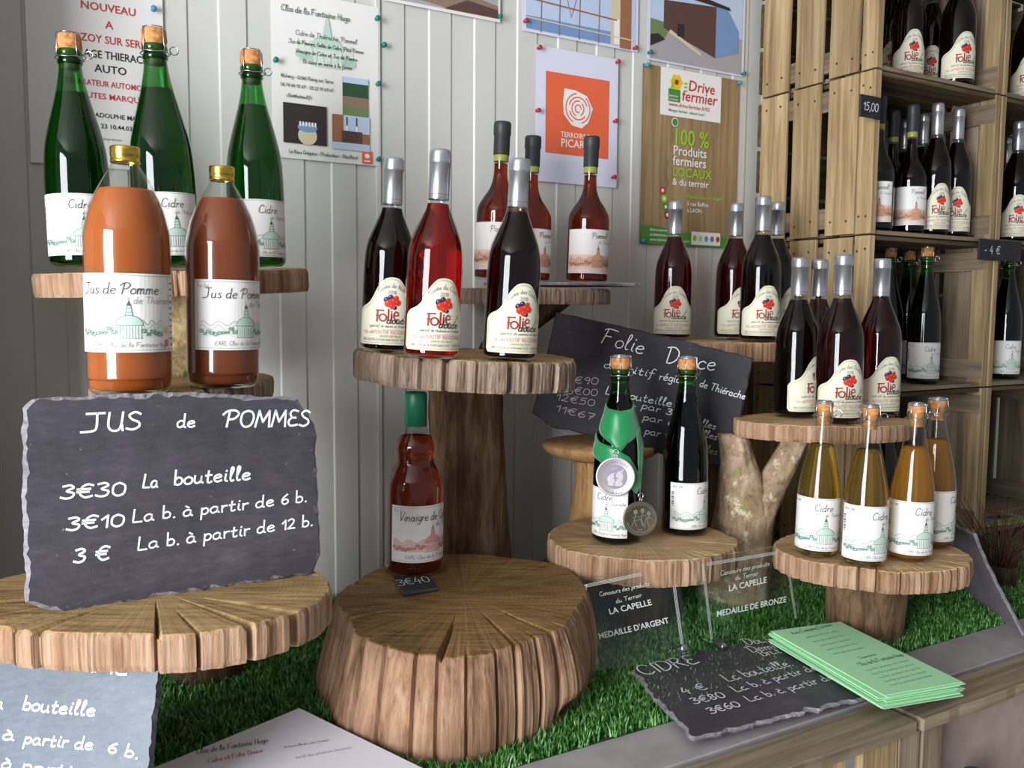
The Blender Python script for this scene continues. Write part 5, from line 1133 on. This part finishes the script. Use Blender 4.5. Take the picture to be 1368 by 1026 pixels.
def build_bottle(v):
    root = empty('bottle'); k = v['kind']
    glass_parts(k, root, v['glass'], v['liq'], v['level'])
    a = Art(); r = None
    if k in ('champ', 'small'):
        z0 = 0.284 if k == 'champ' else 0.230; g = MB(); rr = 0.0142 if k == 'champ' else 0.0122
        g.lathe([(rr, z0-.010), (rr+.0022, z0-.008), (rr+.0022, z0-.003), (rr+.0004, z0-.001), (rr+.0004, z0+.001), (rr+.0024, z0+.003), (rr+.0024, z0+.008), (rr+.0010, z0+.0105)], 32); g.build('lip', v['glass'], root)
        c = MB(); zt = 0.315 if k == 'champ' else 0.252; rc = 0.0168 if k == 'champ' else 0.0142
        c.lathe([(0, z0-.014), (rr-.0015, z0-.014), (rr-.0012, z0+.008), (rc-.0016, z0+.0115), (rc, z0+.016), (rc-.0008, zt-.0015), (rc-.0026, zt), (0, zt)], 28); c.build('cork', 'cork', root)
        if v.get('cap'):
            c = MB(); c.lathe([(0, zt+.0022), (rc-.004, zt+.0020), (rc-.0010, zt+.0006), (rc+.0004, zt-.0022), (rc-.001, zt-.0016)], 28); c.build('wire_cap', 'silver_foil', root)
        cage(root, zt+0.0015, z0-0.001, rc, rr+.0034)
        r = 0.042 if k == 'champ' else 0.0345
        if k == 'champ': lab_cider(a)
        else: lab_cider(a, v0=0.013, v1=0.099, wd=0.104)
    elif k == 'burg':
        c = MB(); c.lathe([(.0150, .2260), (.0153, .2280), (.0153, .2290), (.0150, .2760), (.0158, .2765), (.0160, .2800), (.0158, .2880), (.0155, .2930), (.0140, .2960), (0, .2962)], 36); c.build('capsule', 'silver_foil', root)
        c = MB(); c.lathe([(.01555, .2325), (.01555, .2333)], 36); c.build('capsule_line', 'foil_line', root)
        r = 0.0405; lab_folie(a, v['cuvee'], v['script'], v.get('paper', 'paper_cream'))
    elif k == 'pommel':
        c = MB(); c.lathe([(.0143, .2300), (.0150, .2310), (.0150, .2650), (.0162, .2665), (.0162, .2850), (.0155, .2890), (.0140, .2900), (0, .2900)], 36); c.build('capsule', 'black_foil', root)
        c = MB(); c.lathe([(.0137, .2180), (.0139, .2185), (.0139, .2290), (.0137, .2295)], 36); c.build('neck_band', 'neck_green', root)
        r = 0.0425; lab_pommel(a)
    elif k == 'juice':
        c = MB(); c.lathe([(.0168, .2900), (.0176, .2902), (.0176, .2925), (.0170, .2932), (.0170, .2975), (.0176, .2985), (.0176, .3085), (.0168, .3100), (0, .3102)], 56, ridges=0.018); c.build('screw_cap', 'gold_metal', root)
        r = 0.0517; lab_juice(a, 'Jus de Pomme', ('ink_green', 'wash_green', 'wash_green_pale'), 0.054, 0.151, -0.0755, 0.070)
    elif k == 'vinegar':
        c = MB(); c.lathe([(.0172, .2350), (.0180, .2352), (.0176, .2860), (.0160, .2892), (.0120, .2895), (0, .2885)], 40, ridges=0.006); c.build('sleeve_cap', 'green_cap', root)
        r = 0.0465; lab_juice(a, 'Vinaigre de Cidre', ('ink_pink', 'wash_pink', 'wash_pink_pale'), 0.0246, 0.1147, -0.070, 0.060, cut=False)
    lb = D.objects.new('label_holder', None)
    D.objects.remove(lb)
    # paper on its own, print as its sub-part
    pa, pr = Art(), Art()
    for t, tgt in ((a, None),): pass
    pm_ = [i for i, f in enumerate(a.f) if a.v[f[0]][2] == 0]; pset = set(pm_)
    def sub(idx):
        n = Art(); mp = {}
        for i in idx:
            nf = []
            for q in a.f[i]:
                if q not in mp: mp[q] = len(n.v); n.v.append(a.v[q])
                nf.append(mp[q])
            n.f.append(tuple(nf)); n.m.append(n.mi(a.mats[a.m[i]]))
        return n
    lo = sub(pm_).build('label', root, cyl_map(r)); sub([i for i in range(len(a.f)) if i not in pset]).sliced().build('print', lo, cyl_map(r))
    return root
flat('neck_green', rgb(146, 150, 66), 0.4)
VAR = {
 'green_cider': dict(kind='champ', glass='green_glass', liq='cider_green', level=0.236),
 'dark_cider': dict(kind='champ', glass='green_glass', liq='wine_black', level=0.25, cap=True),
 'gold_cider': dict(kind='small', glass='clear_glass', liq='cider_gold', level=0.183, cap=True),
 'orange_cider': dict(kind='small', glass='clear_glass', liq='cider_orange', level=0.183, cap=True),
 'noel': dict(kind='burg', glass='clear_glass', liq='wine_black', level=0.220, cuvee='Cuvée de Noël', script='apéritif de mûres et framboises'),
 'chef': dict(kind='burg', glass='clear_glass', liq='wine_red', level=0.220, cuvee='Cuvée du Chef', script='apéritif de rhubarbe et framboises'),
 'dark': dict(kind='burg', glass='clear_glass', liq='wine_black', level=0.218, cuvee='Cuvée des Dames', script='apéritif de pommes et mûres'),
 'mid': dict(kind='burg', glass='clear_glass', liq='wine_dark', level=0.220, cuvee='Cuvée des Dames', script='apéritif de pommes et mûres'),
 'pommel': dict(kind='pommel', glass='clear_glass', liq='pommel_amber', level=0.214),
 'pommel_dark': dict(kind='pommel', glass='clear_glass', liq='wine_black', level=0.214),
 'juice': dict(kind='juice', glass='clear_glass', liq='juice_orange', level=0.257),
 'juice2': dict(kind='juice', glass='clear_glass', liq='juice_brown', level=0.265),
 'vinegar': dict(kind='vinegar', glass='clear_glass', liq='vinegar_red', level=0.219),
}
PROTO = {}
VD = Vector((math.sin(YAW), math.cos(YAW), 0)); RD = Vector((math.cos(YAW), -math.sin(YAW), 0))
def bottle(var, name, x, y, z, twist, label, group=None, tilt=0.0, sc=(1, 1, 1), cat='bottle'):
    """twist: degrees the label is turned to the viewer's right; tilt: lean to the viewer's right"""
    if var not in PROTO: PROTO[var] = o = build_bottle(VAR[var])
    else: o = copy_tree(PROTO[var])
    o.name = name
    phi = -math.atan2(x, y)+R(twist)
    o.matrix_world = Matrix.Translation((x, y, z)) @ Matrix.Rotation(R(tilt), 4, VD) @ Matrix.Rotation(phi, 4, 'Z') @ Matrix.Diagonal((sc[0], sc[1], sc[2], 1))
    for k in ('label', 'category', 'group'):
        if k in o: del o[k]
    return tag(o, label, cat, group)
B = bottle
g = 'green cider bottles on the high mossy stand'
B('green_cider', 'cider_bottle', 0.1082, 1.4383, 1.4367, -15, 'tall green cider bottle with cork at the outer edge of the mossy stand', g, tilt=-1.6, sc=(1.03, 1.03, 1.04))
B('green_cider', 'cider_bottle', 0.2111, 1.3395, 1.4351, -3, 'tall green cider bottle directly behind the two apple juice bottles', g, tilt=-2.2, sc=(1.03, 1.03, 1.04))
B('green_cider', 'cider_bottle', 0.3536, 1.4071, 1.4419, 8, 'tall green cider bottle beside the church poster, nearest the wall joint', g, tilt=-0.8, sc=(1.03, 1.03, 1.04))
g = 'apple juice bottles behind the slate'
B('juice', 'juice_bottle', 0.1344, 1.1524, 1.2752, 0, 'large cloudy orange apple juice bottle with gold cap and complete label', g, tilt=0.4, sc=(.94, .94, .94))
B('juice2', 'juice_bottle', 0.2529, 1.1957, 1.2752, 37, 'smaller darker amber apple juice bottle with label turned away', g, tilt=0.8, sc=(.893, .893, .917))
g = 'aperitif bottles on the tall centre stand'
def zr(x, y): 
    d = (Vector((x, y, 0))-Vector((0.613, 1.207, 0))).dot(RD); return 1.3062-d*math.tan(R(2.6))
B('noel', 'aperitif_bottle', 0.520, 1.290, zr(.52, 1.29), 8, 'dark aperitif bottle with a round purple sticker beside its cream label', g, tilt=2.8)
B('chef', 'aperitif_bottle', 0.540, 1.169, zr(.54, 1.169), 22, 'bright red translucent aperitif bottle in the middle of the tall centre stand', g, tilt=3.0)
B('dark', 'aperitif_bottle', 0.660, 1.148, zr(.66, 1.148), 24, 'nearly black aperitif bottle standing apart, nearest the tilted black slate', g, tilt=2.8)
B('vinegar', 'vinegar_bottle', 0.566, 1.290, 0.957, 38, 'reddish cider vinegar bottle with green sleeve cap on the stump', tilt=0.9)
g = 'black-capped bottles on the high wall stand'
B('pommel', 'pommel_bottle', 0.808, 1.455, 1.4320, -20, 'black-capped amber bottle half hidden behind the dark aperitif bottle', g, tilt=2.0)
B('pommel', 'pommel_bottle', 0.905, 1.500, 1.4320, 25, 'middle black-capped amber bottle, mostly hidden behind a silver capsule', g, tilt=1.5, sc=(1, 1, .97))
B('pommel', 'pommel_bottle', 1.030, 1.480, 1.4320, 10, 'black-capped amber bottle in front of the orange rose poster, label fully visible', g, tilt=1.4)
g = 'dark cider bottles on the medal stand'
MBT = B('dark_cider', 'cider_bottle', 0.903, 1.197, 0.9855, -47, 'dark green cider bottle wearing a green ribbon with two medals', g, tilt=0.4)
B('dark_cider', 'cider_bottle', 1.044, 1.185, 0.9855, 34, 'plain dark green cider bottle next to the medal bottle', g, tilt=-0.2, sc=(.95, .95, .985))
B('mid', 'aperitif_bottle', 1.266, 1.493, 1.3155, 8, 'lone dark red aperitif bottle under the wood-look farm poster', tilt=0.6)
g = 'aperitif bottles beside the crate wall'
B('dark', 'aperitif_bottle', 1.364, 1.333, 1.3155, 24, 'dark aperitif bottle with broad label between wood-look poster and crates', g, tilt=0.5)
B('mid', 'aperitif_bottle', 1.405, 1.452, 1.3155, 30, 'aperitif bottle tucked behind the broad-label one, only its capsule edge showing', g, tilt=0.4)
B('dark', 'aperitif_bottle', 1.462, 1.385, 1.3155, 60, 'rear aperitif bottle touching the crate slats above the forked stand', g, tilt=0.2)
g = 'aperitif bottles on the forked trunk stand'
B('dark', 'aperitif_bottle', 1.295, 1.167, 1.1815, 62, 'near-black aperitif bottle at the edge of the forked trunk stand', g, tilt=0.0)
B('mid', 'aperitif_bottle', 1.291, 1.066, 1.1815, 26, 'front translucent red-brown aperitif bottle on the forked trunk stand', g, tilt=0.2)
B('mid', 'aperitif_bottle', 1.440, 1.100, 1.1815, 34, 'red aperitif bottle on the forked stand closest to the crate opening', g, tilt=0.1)
B('mid', 'aperitif_bottle', 1.375, 1.190, 1.1815, 40, 'rearmost aperitif bottle on the forked stand, only its capsule clear', g, tilt=0.1)
g = 'small golden cider bottles'
B('gold_cider', 'small_cider_bottle', 1.154, 0.985, 0.9795, -6, 'small golden cider bottle standing closest to the bronze medal plaque', g, tilt=1.2)
B('gold_cider', 'small_cider_bottle', 1.174, 0.910, 0.9795, 22, 'small golden cider bottle standing nearest the green leaflets', g, tilt=0.8)
B('orange_cider', 'small_cider_bottle', 1.267, 0.895, 0.9795, 14, 'small cloudy orange cider bottle in front of its twin', g, tilt=0.8)
B('orange_cider', 'small_cider_bottle', 1.378, 0.930, 0.9795, 50, 'rear small orange cider bottle closest to the blank leaning slate', g, tilt=0.0)
# crate bottles
def C(var, px, y, zi, twist, label, group, name='aperitif_bottle', s=.86, sz=1.0):
    x = ony(px, 200, y).x; return B(var, name, x, y, ZL[zi]+0.0118, twist, label, group, sc=(s, s, sz))
g = 'bottles in the topmost near crate'
C('dark', 1183, 1.42, 3, 10, 'aperitif bottle deep in the top crate, mostly behind the post', g)
C('mid', 1207, 1.34, 3, 22, 'reddish aperitif bottle standing first in the open top crate', g)
C('dark', 1237, 1.39, 3, 6, 'aperitif bottle in the middle of the open top crate', g)
C('dark', 1272, 1.295, 3, 30, 'large near aperitif bottle at the far end of the open top crate', g, s=.95, sz=1.0)
C('dark', 1255, 1.46, 3, 0, 'aperitif bottle at the back of the top crate between the front ones', g)
g = 'bottles in the crate with the 15,00 tag'
C('pommel_dark', 1174, 1.295, 2, -10, 'black-capped bottle against the post under the 15,00 tag', g, 'pommel_bottle', .82)
C('pommel_dark', 1193, 1.372, 2, 0, 'middle black-capped bottle in the 15,00 crate', g, 'pommel_bottle', .82)
C('pommel_dark', 1218, 1.300, 2, 5, 'black-capped bottle beside the aperitif pair in the 15,00 crate', g, 'pommel_bottle', .82, .985)
C('dark', 1251, 1.290, 2, 26, 'silver-capped bottle next to the black-capped ones in the 15,00 crate', g, s=.84)
C('dark', 1279, 1.298, 2, 10, 'last silver-capped bottle beside the inner slats of the 15,00 crate', g, s=.84)
C('dark', 1208, 1.445, 2, 0, 'rear bottle in the 15,00 crate, silver capsule between two black caps', g, s=.8)
C('dark', 1233, 1.375, 2, 0, 'rear bottle in the 15,00 crate, silver capsule beside the front pair', g, s=.8)
g = 'green bottles in the lower near crate'
C('dark_cider', 1196, 1.375, 1, 0, 'cork-stopped bottle in the lower crate behind the forked stand bottles', g, 'cider_bottle', .84)
C('dark_cider', 1222, 1.420, 1, 0, 'middle cork-stopped bottle at the back of the lower near crate', g, 'cider_bottle', .84)
C('dark_cider', 1246, 1.305, 1, 8, 'front cork-stopped bottle with full pale label in the lower near crate', g, 'cider_bottle', .86)
g = 'bottles at the picture edge in the far crates'
C('dark', 1365, 1.31, 3, 12, 'aperitif bottle in the topmost far crate at the picture edge', g)
C('dark', 1360, 1.305, 2, 14, 'aperitif bottle above the 4€ tag in the far crate', g, s=.9)
C('mid', 1346, 1.43, 2, 10, 'aperitif bottle further back above the 4€ tag', g)
C('dark_cider', 1357, 1.31, 1, 5, 'front cork-stopped bottle in the far crate below the 4€ tag', g, 'cider_bottle', .86)
C('dark_cider', 1337, 1.42, 1, 5, 'rear cork-stopped bottle in the far crate below the 4€ tag', g, 'cider_bottle', .86)
x = ony(1182, 600, 1.33).x; B('dark_cider', 'cider_bottle', x, 1.33, ZL[0]+.0118, 20, 'dark bottle in the lowest crate, seen between the small cider bottles', None, sc=(.9, .9, 1))

# ------------------------------------------------------------------ medals and ribbon on the cider bottle
def surf_pt(th, z, off=0.0012):
    r = rad('champ', z)+off; return Vector((r*math.sin(th), -r*math.cos(th), z))
med = empty('medal', label='silver apple contest medal on green ribbon around the cider bottle neck', cat='medal', group='contest medals on the cider bottle')
Mb = Matrix.Translation((0.903, 1.197, 0.9855)) @ Matrix.Rotation(R(0.4), 4, VD) @ Matrix.Rotation(-math.atan2(0.903, 1.197), 4, 'Z')
med.matrix_world = Mb
med2 = empty('medal', label='dark bronze contest medal hanging beside the silver one on the cider bottle', cat='medal', group='contest medals on the cider bottle')
med2.matrix_world = Mb
def band(name, parent, pts, off=0.0012, th=0.0006):
    """strip between two curves given as ((angle0, z0), (angle1, z1)) pairs on the bottle surface"""
    n = len(pts); m = 8; vs = []; fs = []
    for (a, b) in pts:
        for k in range(m+1):
            t = k/m; vs.append(surf_pt(R(a[0]+(b[0]-a[0])*t), a[1]+(b[1]-a[1])*t, off+0.0006*math.sin(t*9)))
    for i in range(n-1):
        for k in range(m): q = i*(m+1)+k; fs.append((q, q+m+1, q+m+2, q+1))
    mb = MB(); mb.add(vs, fs, 0, True); o = mb.build(name, 'ribbon_green', parent); md = o.modifiers.new('thickness', 'SOLIDIFY'); md.thickness = th; md.offset = 1; return o
def dens(p, k=5):
    out = []
    for i in range(len(p)-1):
        for j in range(k):
            t = j/k; out.append(tuple((p[i][s][0]+(p[i+1][s][0]-p[i][s][0])*t, p[i][s][1]+(p[i+1][s][1]-p[i][s][1])*t) for s in (0, 1)))
    out.append(p[-1]); return out
band('ribbon', med, dens([((-178, .243), (-178, .222)), ((-100, .240), (-100, .205)), ((-50, .228), (-62, .186)), ((-15, .226), (-20, .172)), ((0, .225), (-4, .160)), ((2, .225), (2, .160))]))
band('ribbon', med, dens([((178, .243), (178, .222)), ((100, .240), (95, .205)), ((50, .228), (60, .186)), ((18, .226), (20, .172)), ((4, .225), (6, .160)), ((-2, .225), (-2, .160))]), 0.0019)
band('ribbon', med2, dens([((-120, .190), (-120, .165)), ((-85, .185), (-80, .150)), ((-50, .172), (-42, .140)), ((-10, .166), (0, .122)), ((25, .150), (22, .103)), ((50, .120), (38, .090)), ((58, .098), (44, .088))]), 0.0032)
band('ribbon', med2, dens([((120, .200), (120, .175)), ((80, .198), (95, .165)), ((52, .190), (72, .150)), ((48, .140), (62, .120)), ((52, .098), (60, .094))]), 0.0026)
def disc_medal(parent, u, z, r, tilt_, mats_, d, rows):
    h = empty('h') ; D.objects.remove(h)
    mb = MB(); mb.lathe([(0, 0), (r*.97, 0), (r, .0006), (r, .0026), (r*.96, .0032), (r*.90, .0026), (0, .0026)], 48, 0)
    o = mb.build('disc', mats_[0], parent)
    X = Vector((1, 0, 0)); Mx = Matrix.Translation((u, d, z)) @ Matrix.Rotation(R(tilt_), 4, 'Z') @ Matrix.Rotation(R(90-4), 4, 'X')
    o.matrix_local = Mx
    a = Art(); rows(a, r); p = a.build('relief', o, lambda x, y, l: (x, y, 0.0027+l*0.00025))
    rg = MB(); rg.tube([(0.0042*math.cos(t*math.pi/8), r+0.0085+0.0042*math.sin(t*math.pi/8), 0.0016) for t in range(16)], 0.0008, 6, closed=True)
    rg.tube([(0.0018*math.cos(t*math.pi/6), r+0.0022+0.0022*math.sin(t*math.pi/6), 0.0016) for t in range(12)], 0.0007, 6, closed=True)
    q = rg.build('hanging_ring', 'wire', o)
    return o
def apples(a, r):
    a.disc(0, 0, r*.62, r*.62, 'medal_field', 1, 32)
    c2 = Art(); s_ = 'GRAND EST 2018'; c2.pen('concours cidre', 0, 0, .006, .0006, 'medal_field', 2, 0); w0 = c2.penw('concours cidre', .006)
    a.raw([((r*.70+y)*math.sin((x-w0/2)/(r*.7)), (r*.70+y)*math.cos((x-w0/2)/(r*.7))) for x, y, l in c2.v], c2.f, 'medal_field', 2)
    c2 = Art(); c2.pen('medaille d argent', 0, 0, .0042, .0005, 'medal_field', 2, 0); w0 = c2.penw('medaille d argent', .0042)
    a.raw([((r*.90-y)*math.sin((x-w0/2)/(r*.9)), -(r*.90-y)*math.cos((x-w0/2)/(r*.9))) for x, y, l in c2.v], [tuple(reversed(f)) for f in c2.f], 'medal_field', 2)
    a.pen('2018', -.006, r*.36, .0042, .0005, 'silver_medal', 3)
    a.disc(-r*.22, -r*.12, r*.20, r*.22, 'silver_medal', 3, 16); a.poly([(-r*.3, r*.12), (-r*.02, r*.22), (-r*.1, r*.05)], 'silver_medal', 3)
    a.disc(r*.2, r*.0, r*.19, r*.30, 'silver_medal', 3, 16); a.disc(r*.14, -r*.34, r*.24, r*.14, 'silver_medal', 4, 16); a.poly([(r*.2, r*.3), (r*.45, r*.42), (r*.32, r*.22)], 'silver_medal', 3)
    a.disc(r*.0, -r*.08, r*.12, r*.06, 'medal_field', 5, 12); a.disc(-r*.2, -r*.36, r*.2, r*.10, 'silver_medal', 4, 12)
def figures(a, r):
    rn = random.Random(9); b = 'bronze_relief'
    a.line([(r*.9*math.cos(R(t)), r*.9*math.sin(R(t))) for t in range(0, 361, 10)], .0006, b, 1)
    for (x, y) in ((-.3, .38), (.1, .45), (.45, .3)): a.disc(x*r, y*r, r*.12, r*.14, b, 2, 12); a.line([(x*r, y*r-.004), (x*r-.002, y*r-.014), (x*r+.002, y*r-.024)], .0014, b, 2); a.line([(x*r-.005, y*r-.010), (x*r+.004, y*r-.007), (x*r+.008, y*r-.012)], .001, b, 2)
    a.line([(-.5*r, -.45*r), (-.4*r, -.1*r), (0, -.05*r), (.1*r, -.4*r)], .0012, b, 2); a.line([(.2*r, -.5*r), (.3*r, 0), (.55*r, .1*r)], .0012, b, 2)
    for k in range(16): t = R(200+k*9); a.disc(r*.78*math.cos(t), r*.78*math.sin(t), .0013, .0013, b, 2, 6)
    for k in range(14): t = R(20+k*10); a.disc(r*.8*math.cos(t), r*.8*math.sin(t), .0011, .0014, b, 2, 6)
    a.pen('2018', -.006, -r*.68, .0045, .0006, b, 3)
disc_medal(med, -0.004, 0.118, 0.0325, 2, ('silver_medal',), -0.0455, apples)
disc_medal(med2, 0.0385, 0.0490, 0.0295, 12, ('bronze_medal',), -0.0440, figures)

# ------------------------------------------------------------------ small things
c = empty('bottle', label='dark capped bottle standing inside the open crate under the table', cat='bottle'); p = onz(1272, 1012, 0.70)
c.location = (p.x, min(p.y+0.004, 0.745), 0.424)
mb = MB(); mb.lathe([(0, 0), (.036, 0), (.038, .01), (.038, .14), (.030, .175), (.017, .205), (.014, .225), (.014, .235)], 32); mb.build('glass', flat('bottle_black', rgb(24, 24, 26), 0.1).name, c)
mb = MB(); mb.lathe([(.0150, .222), (.0175, .224), (.0175, .268), (.0165, .2715), (.013, .2722), (0, .2722)], 32); mb.build('capsule', 'dark_blue_foil', c)
# brochure and dried reeds by the rack foot
p = Vector((2.07, 1.30, ZL[0]+0.0125))
br = empty('brochure', (2.17, 1.315, ZL[0]+0.0118), label='green brochure with car photo lying at the foot of the far rack column', cat='brochure')
mb = MB(); mb.box((0, 0, 0.002), (0.23, 0.11, 0.004), axis=0, bev=0.0003); mb.build('cover', 'brochure_green', br)
a = Art(); a.poly([(-.04, -.02), (-.01, .012), (.03, .016), (.05, -.002), (.03, -.022)], 'photo_blue', 1); a.poly([(.0, .0), (.025, .016), (.075, .016), (.09, -.012), (.03, -.02)], 'photo_dark', 2); a.rect(-.09, .025, -.03, .045, 'photo_tree', 1); a.rect(.05, .02, .095, .05, 'photo_wood', 1)
for k in range(5): a.line([(-.085+k*.004, -.04+k*.01), (-.05+k*.004, -.035+k*.01)], .0012, 'print_white', 2)
a.build('printing', br, flat_map(0.0042)); br.rotation_euler = (0, 0, R(-8))
rd = empty('dried_grass_bunch', (1.735, 1.02, 0.822), label='bunch of dark brown dried stalks at the picture edge beside the blank slate', cat='dried plant')
mb = MB(); rn = random.Random(4)
for k in range(150):
    a0 = rn.uniform(0, 6.28); r0 = rn.uniform(0, .022); r1 = r0+rn.uniform(.01, .085); h = rn.uniform(.08, .185)
    x, y = r0*math.cos(a0), r0*math.sin(a0); mb.tube([(x, y, .01), (x+r1*.25*math.cos(a0), y+r1*.25*math.sin(a0), h*.6), (r1*math.cos(a0), r1*math.sin(a0), h)], [.0011, .0009, .0004], 4)
o = mb.build('stalks', 'reed', rd); tag(o, kind='stuff')
mb = MB(); mb.lathe([(0, 0), (.030, 0), (.036, .03), (.034, .05), (.030, .048), (0, .046)], 28); mb.build('pot', 'bark_dark', rd)
